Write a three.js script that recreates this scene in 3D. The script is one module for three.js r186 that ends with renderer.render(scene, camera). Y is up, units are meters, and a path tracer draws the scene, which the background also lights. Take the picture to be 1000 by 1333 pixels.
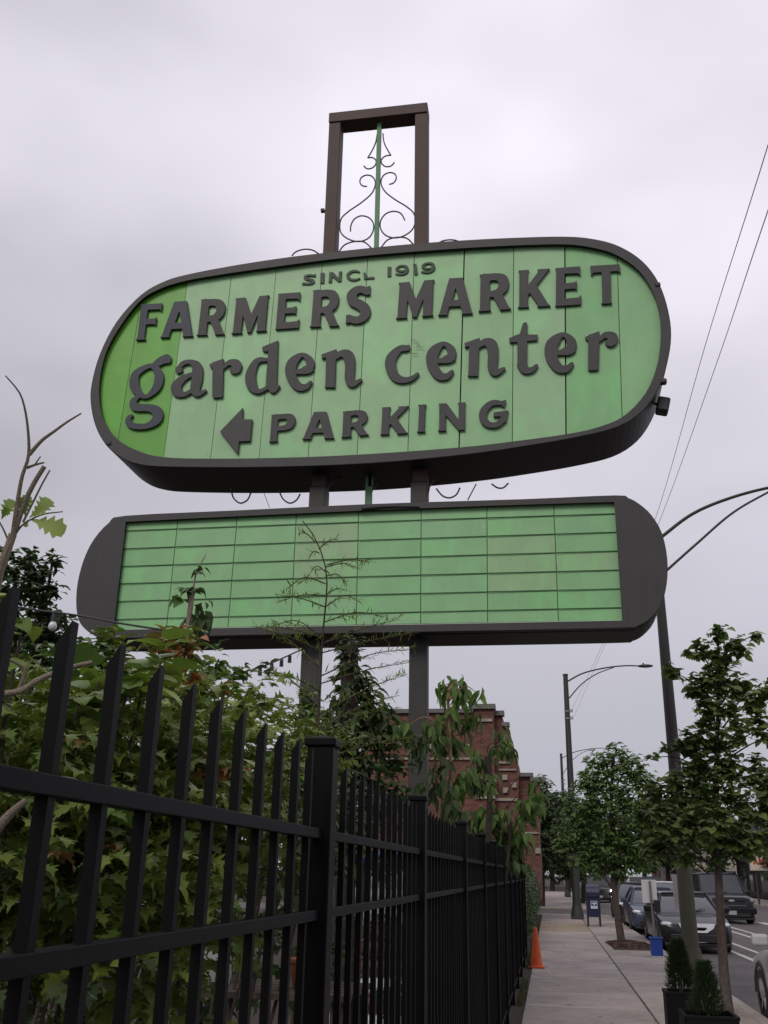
import * as THREE from 'three';
import { mergeGeometries, mergeVertices, toCreasedNormals } from 'three/addons/utils/BufferGeometryUtils.js';
import { RoundedBoxGeometry } from 'three/addons/geometries/RoundedBoxGeometry.js';

// ---------------------------------------------------------------- camera, sky, sun, exposure
const scene = new THREE.Scene();
const FOC = 1237, CX = 500, CY = 666.5;                       // focal length in pixels of the 1000 x 1333 photograph
const camera = new THREE.PerspectiveCamera(2 * Math.atan(CY / FOC) * 180 / Math.PI, 0.75, 0.05, 3000);
const EYE = new THREE.Vector3(0, 1.6, 0);
const upC = new THREE.Vector3(562 - CX, 2600 + CY, -FOC).normalize();         // where verticals meet
const hy = CY + (upC.x * (716 - CX) + FOC * -upC.z) / upC.y;
const fwC = new THREE.Vector3(716 - CX, CY - hy, -FOC).normalize();           // where the street runs to
const rtC = new THREE.Vector3().crossVectors(fwC, upC);
const camToWorld = new THREE.Matrix4().makeBasis(rtC, upC, fwC.clone().negate()).transpose();
camera.position.copy(EYE);
camera.quaternion.setFromRotationMatrix(camToWorld);
scene.add(camera);

const renderer = new THREE.WebGLRenderer({ antialias: true });
renderer.setSize(768, 1024);
renderer.toneMapping = THREE.LinearToneMapping;
renderer.toneMappingExposure = 1;
renderer.shadowMap.enabled = true;

// ---------------------------------------------------------------- random numbers and noise
let seed = 7;
function rnd() { seed = (seed + 0x6d2b79f5) | 0; let t = Math.imul(seed ^ (seed >>> 15), 1 | seed); t = (t + Math.imul(t ^ (t >>> 7), 61 | t)) ^ t; return ((t ^ (t >>> 14)) >>> 0) / 4294967296; }
const rr = (a, b) => a + (b - a) * rnd();
const lerp = (a, b, t) => a + (b - a) * t;
const clamp = (v, a = 0, b = 1) => Math.min(b, Math.max(a, v));
const sm = (a, b, x) => { const t = clamp((x - a) / (b - a)); return t * t * (3 - 2 * t); };
function hash(x, y, s) { let h = Math.imul(x | 0, 374761393) ^ Math.imul(y | 0, 668265263) ^ Math.imul(s | 0, 1274126177); h = Math.imul(h ^ (h >>> 13), 1274126177); return ((h ^ (h >>> 16)) >>> 0) / 4294967296; }
function vnoise(x, y, px, py, s) {
  const x0 = Math.floor(x), y0 = Math.floor(y); let fx = x - x0, fy = y - y0;
  fx = fx * fx * (3 - 2 * fx); fy = fy * fy * (3 - 2 * fy);
  const m = (a, p) => ((a % p) + p) % p;
  const a = hash(m(x0, px), m(y0, py), s), b = hash(m(x0 + 1, px), m(y0, py), s), c = hash(m(x0, px), m(y0 + 1, py), s), d = hash(m(x0 + 1, px), m(y0 + 1, py), s);
  return a + (b - a) * fx + (c - a) * fy + (a - b - c + d) * fx * fy;
}
function fbm(u, v, fx, fy, oct, s) { let t = 0, a = 0.5, n = 0; for (let i = 0; i < oct; i++) { t += a * vnoise(u * fx, v * fy, fx, fy, s + i * 17); n += a; a *= 0.5; fx *= 2; fy *= 2; } return t / n; }

// overcast sky: pale lavender cloud, brighter overhead than at the horizon
{
  const W = 1024, H = 512, data = new Float32Array(W * H * 4);
  for (let j = 0; j < H; j++) for (let i = 0; i < W; i++) {
    const u = i / W, v = j / H, el = (v - 0.5) * Math.PI, s = Math.max(0, Math.sin(el));
    const cloud = fbm(u, v, 8, 5, 5, 3), broad = fbm(u, v, 4, 3, 3, 91), wisp = fbm(u, v, 16, 22, 4, 33);
    const k = 1 + (0.8 * (cloud - 0.5) + 0.3 * (broad - 0.5) + 0.45 * (wisp - 0.5)) * sm(0.02, 0.42, s);
    let L = (0.46 + 0.38 * Math.pow(s, 0.8)) * k;
    if (el < 0) L = lerp(0.46, 0.2, sm(0, -0.25, el));
    const o = (j * W + i) * 4, w = sm(0, 0.5, s);
    data[o] = L * lerp(0.95, 0.985, w); data[o + 1] = L * lerp(0.955, 0.955, w); data[o + 2] = L * lerp(1.09, 1.07, w); data[o + 3] = 1;
  }
  const t = new THREE.DataTexture(data, W, H, THREE.RGBAFormat, THREE.FloatType);
  t.mapping = THREE.EquirectangularReflectionMapping; t.magFilter = t.minFilter = THREE.LinearFilter; t.wrapS = THREE.RepeatWrapping; t.needsUpdate = true;
  scene.background = t; scene.environment = t;
}
const sun = new THREE.DirectionalLight(0xfff6ea, 1.25);
sun.position.set(-14, 40, 30); sun.target.position.set(0, 2, -12); sun.castShadow = true; sun.shadow.radius = 45;
Object.assign(sun.shadow.camera, { left: -40, right: 40, top: 40, bottom: -40, near: 1, far: 200 });
sun.shadow.mapSize.set(2048, 2048);
scene.add(sun, sun.target);

// ---------------------------------------------------------------- helpers
const V = (x, y, z) => new THREE.Vector3(x, y, z);
function ray(px, py) { return V(px - CX, CY - py, -FOC).applyMatrix4(camToWorld).normalize(); }
const onZ = (px, py, z) => { const d = ray(px, py); return EYE.clone().addScaledVector(d, (z - EYE.z) / d.z); };     // the point of the plane z that a pixel of the photograph shows
const onY = (px, py, y) => { const d = ray(px, py); return EYE.clone().addScaledVector(d, (y - EYE.y) / d.y); };
const onX = (px, py, x) => { const d = ray(px, py); return EYE.clone().addScaledVector(d, (x - EYE.x) / d.x); };
const names = {};
function numbered(n) { const k = names[n] = (names[n] ?? -1) + 1; return k ? n + '_' + String(k).padStart(3, '0') : n; }
function thing(name, label, category, pos = [0, 0, 0], turn = 0, group) {
  const o = new THREE.Group(); o.name = numbered(name); o.position.set(...pos); o.rotation.y = turn;
  o.userData = { label, category }; if (group) o.userData.group = group;
  scene.add(o); return o;
}
function structure(name) { const o = new THREE.Group(); o.name = numbered(name); o.userData = { kind: 'structure' }; scene.add(o); return o; }
function boxUV(g, s = 1) {                                   // uv in metres from the side each triangle faces
  g = g.index ? g.toNonIndexed() : g; const p = g.attributes.position, uv = new Float32Array(p.count * 2), a = V(), b = V(), c = V();
  for (let i = 0; i < p.count; i += 3) {
    a.fromBufferAttribute(p, i); b.fromBufferAttribute(p, i + 1); c.fromBufferAttribute(p, i + 2);
    const n = b.clone().sub(a).cross(c.clone().sub(a)), x = Math.abs(n.x), y = Math.abs(n.y), z = Math.abs(n.z);
    [a, b, c].forEach((q, k) => { const t = y >= x && y >= z ? [q.x, q.z] : x >= z ? [q.z, q.y] : [q.x, q.y]; uv[(i + k) * 2] = t[0] * s; uv[(i + k) * 2 + 1] = t[1] * s; });
  }
  g.setAttribute('uv', new THREE.BufferAttribute(uv, 2)); return g;
}
function part(name, geos, mat, parent, extra) {
  if (Array.isArray(geos)) { geos = geos.map((g) => { const q = g.index ? g.toNonIndexed() : g; if (!q.attributes.uv) boxUV(q); for (const k of Object.keys(q.attributes)) if (!['position', 'normal', 'uv'].includes(k)) q.deleteAttribute(k); return q; }); geos = geos.length > 1 ? mergeGeometries(geos) : geos[0]; }
  const m = new THREE.Mesh(geos, mat); m.name = parent ? name : numbered(name); m.castShadow = m.receiveShadow = true;
  if (extra) Object.assign(m.userData, extra);
  (parent || scene).add(m); return m;
}
function box(w, h, d, x = 0, y = 0, z = 0, r = 0) { const g = r ? new RoundedBoxGeometry(w, h, d, 2, r) : new THREE.BoxGeometry(w, h, d); g.translate(x, y, z); return boxUV(g); }
function bar(a, b, r0, r1 = r0, n = 8) {                      // a round bar from a to b
  const d = b.clone().sub(a), g = new THREE.CylinderGeometry(r1, r0, d.length(), n, 1);
  g.translate(0, d.length() / 2, 0); g.applyQuaternion(new THREE.Quaternion().setFromUnitVectors(V(0, 1, 0), d.normalize())); g.translate(a.x, a.y, a.z); return g;
}
function tube(pts, r0, r1 = r0, seg = 0, n = 6) {             // a tube that tapers from r0 to r1 along a smooth line
  const curve = pts.length > 2 ? new THREE.CatmullRomCurve3(pts, false, 'centripetal') : new THREE.LineCurve3(pts[0], pts[1]);
  const s = seg || pts.length * 4, g = new THREE.TubeGeometry(curve, s, 1, n, false), p = g.attributes.position, c = V(), q = V();
  for (let i = 0; i <= s; i++) { curve.getPointAt(i / s, c); const r = lerp(r0, r1, i / s); for (let j = 0; j <= n; j++) { const k = i * (n + 1) + j; q.fromBufferAttribute(p, k).sub(c).multiplyScalar(r).add(c); p.setXYZ(k, q.x, q.y, q.z); } }
  return g;
}
function canvasTex(w, h, draw) { const c = document.createElement('canvas'); c.width = w; c.height = h; draw(c.getContext('2d'), w, h); const t = new THREE.CanvasTexture(c); t.colorSpace = THREE.SRGBColorSpace; t.wrapS = t.wrapT = THREE.RepeatWrapping; return t; }
function dataTex(n, f, srgb = true) {
  const d = new Uint8Array(n * n * 4);
  for (let j = 0; j < n; j++) for (let i = 0; i < n; i++) { const c = f(i / n, j / n), o = (j * n + i) * 4; for (let k = 0; k < 3; k++) { const v = clamp(c[k] ?? c[0]); d[o + k] = 255 * (srgb ? (v <= 0.0031308 ? v * 12.92 : 1.055 * Math.pow(v, 1 / 2.4) - 0.055) : v); } d[o + 3] = 255; }
  const t = new THREE.DataTexture(d, n, n, THREE.RGBAFormat); t.colorSpace = srgb ? THREE.SRGBColorSpace : THREE.NoColorSpace; t.magFilter = THREE.LinearFilter; t.minFilter = THREE.LinearMipmapLinearFilter; t.generateMipmaps = true; t.wrapS = t.wrapT = THREE.RepeatWrapping; t.needsUpdate = true; return t;
}
const scaled = (t, s, ox = 0, oy = 0) => { const c = t.clone(); c.repeat.set(s, s); c.offset.set(ox, oy); c.needsUpdate = true; return c; };
const std = (color, roughness = 0.7, extra = {}) => new THREE.MeshStandardMaterial({ color: Array.isArray(color) ? new THREE.Color().setRGB(...color) : color, roughness, ...extra });

// ---------------------------------------------------------------- surfaces (textures hold colour, grain and wear only)
const grainT = dataTex(512, (u, v) => { const g = 0.82 + 0.18 * fbm(u, v, 8, 8, 5, 5) + 0.1 * (hash(u * 512, v * 512, 9) - 0.5); return [g, g, g]; });
const bumpT = dataTex(512, (u, v) => { const g = 0.6 * fbm(u, v, 64, 64, 3, 6) + 0.4 * hash(u * 512, v * 512, 4); return [g]; }, false);
const concreteT = dataTex(1024, (u, v) => {
  const a = fbm(u, v, 5, 5, 6, 11), b = fbm(u, v, 40, 40, 3, 12), c = hash(u * 1024, v * 1024, 13), st = sm(0.62, 0.7, fbm(u, v, 7, 7, 4, 15));
  let g = 0.72 + 0.42 * (a - 0.5) + 0.22 * (b - 0.5) + 0.12 * (c - 0.5) - 0.1 * st; if (c > 0.9965) g *= 0.45; return [g, g * 0.985, g * 0.97];
});
const asphaltT = dataTex(1024, (u, v) => { const a = fbm(u, v, 4, 4, 5, 21), b = fbm(u, v, 90, 90, 2, 22), c = hash(u * 1024, v * 1024, 23); const g = 0.7 + 0.5 * (a - 0.5) + 0.35 * (b - 0.5) + 0.4 * (c - 0.5); return [g, g, g * 1.01]; });
const paintT = dataTex(1024, (u, v) => {                      // faded sign enamel: broad mottled patches, rain streaks, specks
  const a = fbm(u, v, 3, 3, 4, 31), b = fbm(u, v, 9, 5, 5, 32), s = fbm(u, v, 60, 3, 4, 34), h = sm(0.42, 0.68, a * 0.6 + b * 0.4), sp = hash(u * 1024, v * 1024, 35) > 0.9988 ? 0.7 : 1;
  const m = lerp(0.9, 1.0, h) * (0.96 + 0.05 * (s - 0.5) + 0.09 * (b - 0.5)) * sp;
  const f = sm(0.45, 0.62, fbm(u, v, 5, 6, 4, 38)); return [m * lerp(1.0, 0.85, h) * lerp(1, 0.93, f), m * lerp(0.93, 0.97, h) * lerp(1, 0.965, f), m * lerp(0.97, 0.86, h) * lerp(1, 0.95, f)];
});
const darkT = dataTex(512, (u, v) => { const a = fbm(u, v, 5, 5, 5, 41), s = fbm(u, v, 50, 4, 4, 42), r = sm(0.66, 0.74, fbm(u, v, 14, 14, 5, 43)); const g = 0.78 + 0.34 * (a - 0.5) + 0.25 * (s - 0.5); return [g + 0.12 * r, g + 0.02 * r, g - 0.03 * r]; });
const barkT = dataTex(512, (u, v) => { const a = fbm(u, v, 30, 5, 5, 51), b = fbm(u, v, 6, 6, 4, 52); const g = 0.35 + 0.75 * a * (0.6 + 0.8 * b); return [g, g * 0.93, g * 0.86]; });
const brickT = dataTex(1024, (u, v) => {                      // 1 tile = 1.6 m x 1.6 m: 20 courses, 8 bricks
  const row = Math.floor(v * 20), x = u * 8 + (row % 2) * 0.5, fx = x - Math.floor(x), fy = v * 20 - row, mort = fx < 0.05 || fy < 0.13;
  const t = hash(Math.floor(x) % 8, row, 61), n = fbm(u, v, 40, 40, 3, 62);
  if (mort) return [0.14 + 0.06 * n, 0.085 + 0.05 * n, 0.068 + 0.05 * n];
  const k = 0.75 + 0.5 * (t - 0.5) + 0.35 * (n - 0.5); return [0.155 * k, 0.058 * k, 0.043 * k];
});
const M = {
  skin: std([0.017, 0.016, 0.0165], 0.55, { map: scaled(darkT, 0.7) }),  // black cabinet sides, colour darkened further to carry shade of the unlit underside
  rim: std([0.037, 0.035, 0.037], 0.55, { map: scaled(darkT, 0.7), bumpMap: scaled(bumpT, 2), bumpScale: 0.0015 }),
  letter: std([0.05, 0.048, 0.051], 0.6, { map: scaled(darkT, 0.9) }),
  letterBlue: std([0.042, 0.052, 0.074], 0.6, { map: scaled(darkT, 0.9) }),
  smallLetter: std([0.03, 0.062, 0.033], 0.6, { map: scaled(grainT, 1) }),
  under: std([0.012, 0.012, 0.012], 0.9),
  brownSteel: std([0.078, 0.042, 0.034], 0.65, { map: scaled(darkT, 1.1) }),
  postSteel: std([0.036, 0.032, 0.031], 0.6, { map: scaled(darkT, 0.9) }),
  greenBar: std([0.11, 0.26, 0.13], 0.6, { map: scaled(grainT, 2) }),
  scroll: std([0.05, 0.048, 0.05], 0.5),
  fence: new THREE.MeshPhysicalMaterial({ color: new THREE.Color().setRGB(0.0035, 0.0035, 0.0042), roughness: 0.48, specularIntensity: 0.22, map: scaled(grainT, 6), bumpMap: scaled(bumpT, 9), bumpScale: 0.0003 }),
  concrete: std([0.395, 0.343, 0.32], 0.92, { map: scaled(concreteT, 0.33), bumpMap: scaled(bumpT, 1.2), bumpScale: 0.003 }),
  concreteB: std([0.355, 0.308, 0.285], 0.92, { map: scaled(concreteT, 0.33, 0.31, 0.6), bumpMap: scaled(bumpT, 1.2), bumpScale: 0.003 }),
  concreteC: std([0.42, 0.368, 0.34], 0.92, { map: scaled(concreteT, 0.33, 0.7, 0.2), bumpMap: scaled(bumpT, 1.2), bumpScale: 0.003 }),
  concreteTan: std([0.33, 0.27, 0.19], 0.92, { map: scaled(concreteT, 0.33, 0.1, 0.4), bumpMap: scaled(bumpT, 1.2), bumpScale: 0.003 }),
  asphalt: std([0.128, 0.108, 0.105], 0.9, { map: scaled(asphaltT, 0.4), bumpMap: scaled(bumpT, 1), bumpScale: 0.004 }),
  soil: std([0.05, 0.038, 0.028], 1, { map: scaled(grainT, 1), bumpMap: scaled(bumpT, 1), bumpScale: 0.02 }),
  line: std([0.62, 0.62, 0.6], 0.8, { map: scaled(concreteT, 1.5) }),
  bark: std([0.085, 0.068, 0.06], 0.95, { map: scaled(barkT, 2), bumpMap: scaled(barkT, 2), bumpScale: 0.01 }),
  paleBark: std([0.3, 0.27, 0.22], 0.9, { map: scaled(barkT, 3), bumpMap: scaled(barkT, 3), bumpScale: 0.004 }),
  tanBark: std([0.30, 0.2, 0.12], 0.9, { map: scaled(barkT, 3) }),
  darkBark: std([0.045, 0.035, 0.03], 0.95, { map: scaled(barkT, 2) }),
  brick: std([1, 1, 1], 0.9, { map: scaled(brickT, 0.625), bumpMap: scaled(brickT, 0.625), bumpScale: 0.01 }),
  stone: std([0.4, 0.36, 0.32], 0.9, { map: scaled(concreteT, 0.5) }),
  greyCap: std([0.2, 0.19, 0.19], 0.9, { map: scaled(concreteT, 0.5) }),
  black: std([0.012, 0.012, 0.013], 0.5), tyre: std([0.016, 0.016, 0.017], 0.85), chrome: std([0.7, 0.7, 0.72], 0.22, { metalness: 1 }), steel: std([0.4, 0.4, 0.42], 0.4, { metalness: 1 }),
  white: std([0.72, 0.72, 0.72], 0.7, { map: scaled(grainT, 1) }),
  glass: new THREE.MeshPhysicalMaterial({ color: new THREE.Color().setRGB(0.03, 0.034, 0.04), roughness: 0.06, specularIntensity: 1, ior: 1.6 }),
  lamp: new THREE.MeshPhysicalMaterial({ color: new THREE.Color().setRGB(0.55, 0.56, 0.58), roughness: 0.12, clearcoat: 1 }),
};
const leafM = new THREE.MeshPhysicalMaterial({ vertexColors: true, roughness: 0.65, specularIntensity: 0.5, transmission: 0.55, thickness: 0, side: THREE.DoubleSide });

// ---------------------------------------------------------------- ground, road, kerb, pavement
const ROAD_Y = -0.12, KERB = 2.42;
{
  const g = structure('ground');
  part('earth', boxUV(new THREE.PlaneGeometry(2400, 2400).rotateX(-Math.PI / 2).translate(0, ROAD_Y - 0.008, -400)), M.soil, g);
  const r = structure('road');
  part('asphalt', [box(11.2, 0.02, 330, KERB + 0.15 + 5.6, ROAD_Y - 0.0132, -150), box(60, 0.02, 8.6, KERB - 30 + 0.1, ROAD_Y - 0.0135, -50.7)], M.asphalt, r);
  const mark = (x, w, z0, z1) => part('lane_line', box(w, 0.004, z0 - z1, x, ROAD_Y + 0.0015, (z0 + z1) / 2), M.line, r);
  mark(4.45, 0.13, -8, -29); mark(5.02, 0.11, -8, -46); mark(6.15, 0.12, -8, -46); mark(6.66, 0.12, -8, -46); mark(6.4, 0.12, -56, -140);
  for (let k = 0; k < 5; k++) part('crosswalk_bar', box(0.4, 0.004, 2.2, 4.2 + k * 1.5, ROAD_Y + 0.0015, -44.6), M.line, r);
  const k = structure('kerb');
  for (let z = 2; z > -45; z -= 3) part('kerb_stone', box(0.16, 0.3, 2.985, KERB + 0.08, -0.15, z - 1.5, 0.018), [M.concrete, M.concreteC, M.concreteB][Math.floor(rnd() * 3)], k);
  for (let z = -56; z > -110; z -= 6) part('kerb_stone', box(0.16, 0.3, 5.985, KERB + 0.08, -0.15, z - 3, 0.018), M.concrete, k);
  const s = structure('pavement');
  part('bed', box(3.3, 0.1, 48, 0.75, -0.088, -21.6), M.soil, s);
  part('bed', box(3.3, 0.1, 56, 0.75, -0.088, -84), M.concrete, s);
  const kinds = [M.concrete, M.concrete, M.concreteB, M.concreteC];
  for (let z = 2.2, i = 0; z > -44.6; z -= 1.8, i++) {
    const tan = z < -30.5 && z > -36;
    part('slab', box(1.565, 0.1, 1.782, 0.39, -0.05 + rr(-0.003, 0.003), z - 0.9, 0.009), tan ? M.concreteTan : kinds[Math.floor(rnd() * 4)], s);
    const pit = (z <= -24.7 && z > -28.3);
    if (!pit) part('slab', box(1.215, 0.1, 1.782, 1.805, -0.05 + rr(-0.003, 0.003), z - 0.9, 0.009), kinds[Math.floor(rnd() * 4)], s);
    else part('slab', box(0.2, 0.1, 1.782, 1.3, -0.05, z - 0.9, 0.009), M.concrete, s);
  }
  for (const [z, lab] of [[-26.9, 'far']]) {                // mulch in the two tree pits
    const geos = [];
    const mound = new THREE.SphereGeometry(1, 24, 8, 0, Math.PI * 2, 0, Math.PI / 2).scale(0.56, 0.14, 1.25).translate(1.85, -0.06, z);
    const p = mound.attributes.position; for (let i = 0; i < p.count; i++) p.setY(i, p.getY(i) + rr(-0.012, 0.012)); mound.computeVertexNormals(); geos.push(boxUV(mound));
    for (let i = 0; i < 260; i++) { const a = rr(0, 6.28), q = Math.sqrt(rnd()), c = box(rr(0.02, 0.09), 0.012, 0.02); c.rotateY(rr(0, 6)); c.rotateX(rr(-0.4, 0.4)); c.translate(1.85 + 0.54 * q * Math.cos(a), 0.075 * (1 - q * q) + 0.012, z + 1.2 * q * Math.sin(a)); geos.push(c); }
    const m = part('mulch', geos, std([0.06, 0.03, 0.022], 1, { map: scaled(grainT, 2) }), null, { kind: 'stuff', label: 'dark brown bark mulch round the foot of the rounder kerbside tree' });
  }
  const soil = structure('soil_bed');
  const sg = new THREE.PlaneGeometry(40, 46, 60, 60).rotateX(-Math.PI / 2).translate(-20.4, 0, -21), sp = sg.attributes.position;
  for (let i = 0; i < sp.count; i++) sp.setY(i, 0.06 * (fbm((sp.getX(i) + 60) / 40, (sp.getZ(i) + 90) / 40, 16, 16, 4, 8) - 0.5) + 0.0);
  sg.computeVertexNormals(); part('soil', boxUV(sg), M.soil, soil);
}

// ---------------------------------------------------------------- letter shapes: unions of polygons and swelling strokes, outlined on a fine grid
const catmull = (p, closed, n = 8) => {
  const out = [], m = p.length, at = (i) => closed ? p[(i + m) % m] : p[clamp(i, 0, m - 1)];
  for (let i = 0; i < (closed ? m : m - 1); i++) for (let k = 0; k < n; k++) { const t = k / n, a = at(i - 1), b = at(i), c = at(i + 1), d = at(i + 2); out.push(b.map((_, j) => 0.5 * (2 * b[j] + (c[j] - a[j]) * t + (2 * a[j] - 5 * b[j] + 4 * c[j] - d[j]) * t * t + (3 * b[j] - a[j] - 3 * c[j] + d[j]) * t * t * t))); }
  if (!closed) out.push(p[m - 1]); return out;
};
function sdPoly(x, y, p) {
  let d = 1e9, s = 1;
  for (let i = 0, j = p.length - 1; i < p.length; j = i++) {
    const ex = p[j][0] - p[i][0], ey = p[j][1] - p[i][1], wx = x - p[i][0], wy = y - p[i][1], t = clamp((wx * ex + wy * ey) / (ex * ex + ey * ey || 1)), bx = wx - ex * t, by = wy - ey * t;
    d = Math.min(d, bx * bx + by * by);
    const c1 = y >= p[i][1], c2 = y < p[j][1], c3 = ex * wy > ey * wx; if ((c1 && c2 && c3) || (!c1 && !c2 && !c3)) s = -s;
  }
  return s * Math.sqrt(d);
}
function sdStroke(x, y, p) {
  let d = 1e9;
  for (let i = 0; i < p.length - 1; i++) { const a = p[i], b = p[i + 1], ex = b[0] - a[0], ey = b[1] - a[1], t = clamp(((x - a[0]) * ex + (y - a[1]) * ey) / (ex * ex + ey * ey || 1)); d = Math.min(d, Math.hypot(x - a[0] - ex * t, y - a[1] - ey * t) - lerp(a[2], b[2], t)); }
  return d;
}
// prims: ['p', points] polygon, ['b', points] smooth blob, ['s', points with half width] stroke, ['o', ...] closed stroke, ['-', points] cut, ['-b', points] smooth cut
function outline(prims, map, unit, step) {                    // -> THREE.Shape list in metres of the sign's face
  const P = prims.map(([k, pts]) => {
    const q = pts.map(([x, y, w]) => { const [X, Y] = map(x, y); return w === undefined ? [X, Y] : [X, Y, w * unit]; });
    if (k === 's') return [k, catmull(q, false)]; if (k === 'o') return ['s', (() => { const c = catmull(q, true); c.push(c[0]); return c; })()];
    if (k === 'b' || k === '-b') return [k[0] === '-' ? '-' : 'p', catmull(q, true, 5)]; return [k, q];
  });
  let x0 = 1e9, y0 = 1e9, x1 = -1e9, y1 = -1e9;
  for (const [k, q] of P) if (k !== '-') for (const [x, y, w = 0] of q) { x0 = Math.min(x0, x - w); x1 = Math.max(x1, x + w); y0 = Math.min(y0, y - w); y1 = Math.max(y1, y + w); }
  x0 -= 3 * step; y0 -= 3 * step; const nx = Math.ceil((x1 - x0) / step) + 4, ny = Math.ceil((y1 - y0) / step) + 4, F = new Float32Array(nx * ny);
  for (let j = 0; j < ny; j++) for (let i = 0; i < nx; i++) {
    const x = x0 + i * step, y = y0 + j * step; let d = 1e9;
    for (const [k, q] of P) if (k === '-') d = Math.max(d, -sdPoly(x, y, q)); else d = Math.min(d, k === 's' ? sdStroke(x, y, q) : sdPoly(x, y, q));
    F[j * nx + i] = d === 0 ? 1e-6 : d;
  }
  const next = new Map(), pts = new Map(), key = (i, j, v) => (j * nx + i) * 2 + v;
  const cut = (i, j, v) => { const k = key(i, j, v); if (!pts.has(k)) { const a = F[j * nx + i], b = v ? F[(j + 1) * nx + i] : F[j * nx + i + 1], t = a / (a - b); pts.set(k, v ? [x0 + i * step, y0 + (j + t) * step] : [x0 + (i + t) * step, y0 + j * step]); } return k; };
  for (let j = 0; j < ny - 1; j++) for (let i = 0; i < nx - 1; i++) {
    const a = F[j * nx + i] < 0, b = F[j * nx + i + 1] < 0, c = F[(j + 1) * nx + i + 1] < 0, d = F[(j + 1) * nx + i] < 0, n = a + 2 * b + 4 * c + 8 * d;
    if (!n || n === 15) continue;
    const B = () => cut(i, j, 0), R = () => cut(i + 1, j, 1), T = () => cut(i, j + 1, 0), L = () => cut(i, j, 1), add = (p, q) => next.set(p, q);
    ({ 1: () => add(B(), L()), 2: () => add(R(), B()), 3: () => add(R(), L()), 4: () => add(T(), R()), 5: () => { add(B(), L()); add(T(), R()); }, 6: () => add(T(), B()), 7: () => add(T(), L()),
      8: () => add(L(), T()), 9: () => add(B(), T()), 10: () => { add(R(), B()); add(L(), T()); }, 11: () => add(R(), T()), 12: () => add(L(), R()), 13: () => add(B(), R()), 14: () => add(L(), B()) })[n]();
  }
  const loops = [];
  while (next.size) { let k = next.keys().next().value; const loop = []; while (next.has(k)) { loop.push(pts.get(k)); const n = next.get(k); next.delete(k); k = n; } loops.push(loop); }
  const simple = (p) => {                                     // drop points that lie on the line between their neighbours
    const tol = step * 0.16, keep = new Uint8Array(p.length), far = (a, b) => { let best = 0, at = -1; const ex = p[b % p.length][0] - p[a][0], ey = p[b % p.length][1] - p[a][1], l = Math.hypot(ex, ey) || 1; for (let i = a + 1; i < b; i++) { const d = Math.abs((p[i][0] - p[a][0]) * ey - (p[i][1] - p[a][1]) * ex) / l; if (d > best) { best = d; at = i; } } if (best > tol) { keep[at] = 1; far(a, at); far(at, b); } };
    const h = p.length >> 1; keep[0] = keep[h] = 1; far(0, h); far(h, p.length); return p.filter((_, i) => keep[i]);
  };
  const area = (p) => p.reduce((s, a, i) => { const b = p[(i + 1) % p.length]; return s + a[0] * b[1] - a[1] * b[0]; }, 0) / 2;
  const L = loops.map(simple).filter((p) => p.length > 2 && Math.abs(area(p)) > step * step * 4), outer = [], holes = [];
  const sign = Math.sign(area(L.reduce((a, b) => Math.abs(area(b)) > Math.abs(area(a)) ? b : a)));
  for (const p of L) (Math.sign(area(p)) === sign ? outer : holes).push(p);
  return outer.map((o) => { const s = new THREE.Shape(o.map(([x, y]) => new THREE.Vector2(x, y))); for (const h of holes) if (sdPoly(h[0][0], h[0][1], o) < 0) s.holes.push(new THREE.Path(h.map(([x, y]) => new THREE.Vector2(x, y)))); return s; });
}
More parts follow.
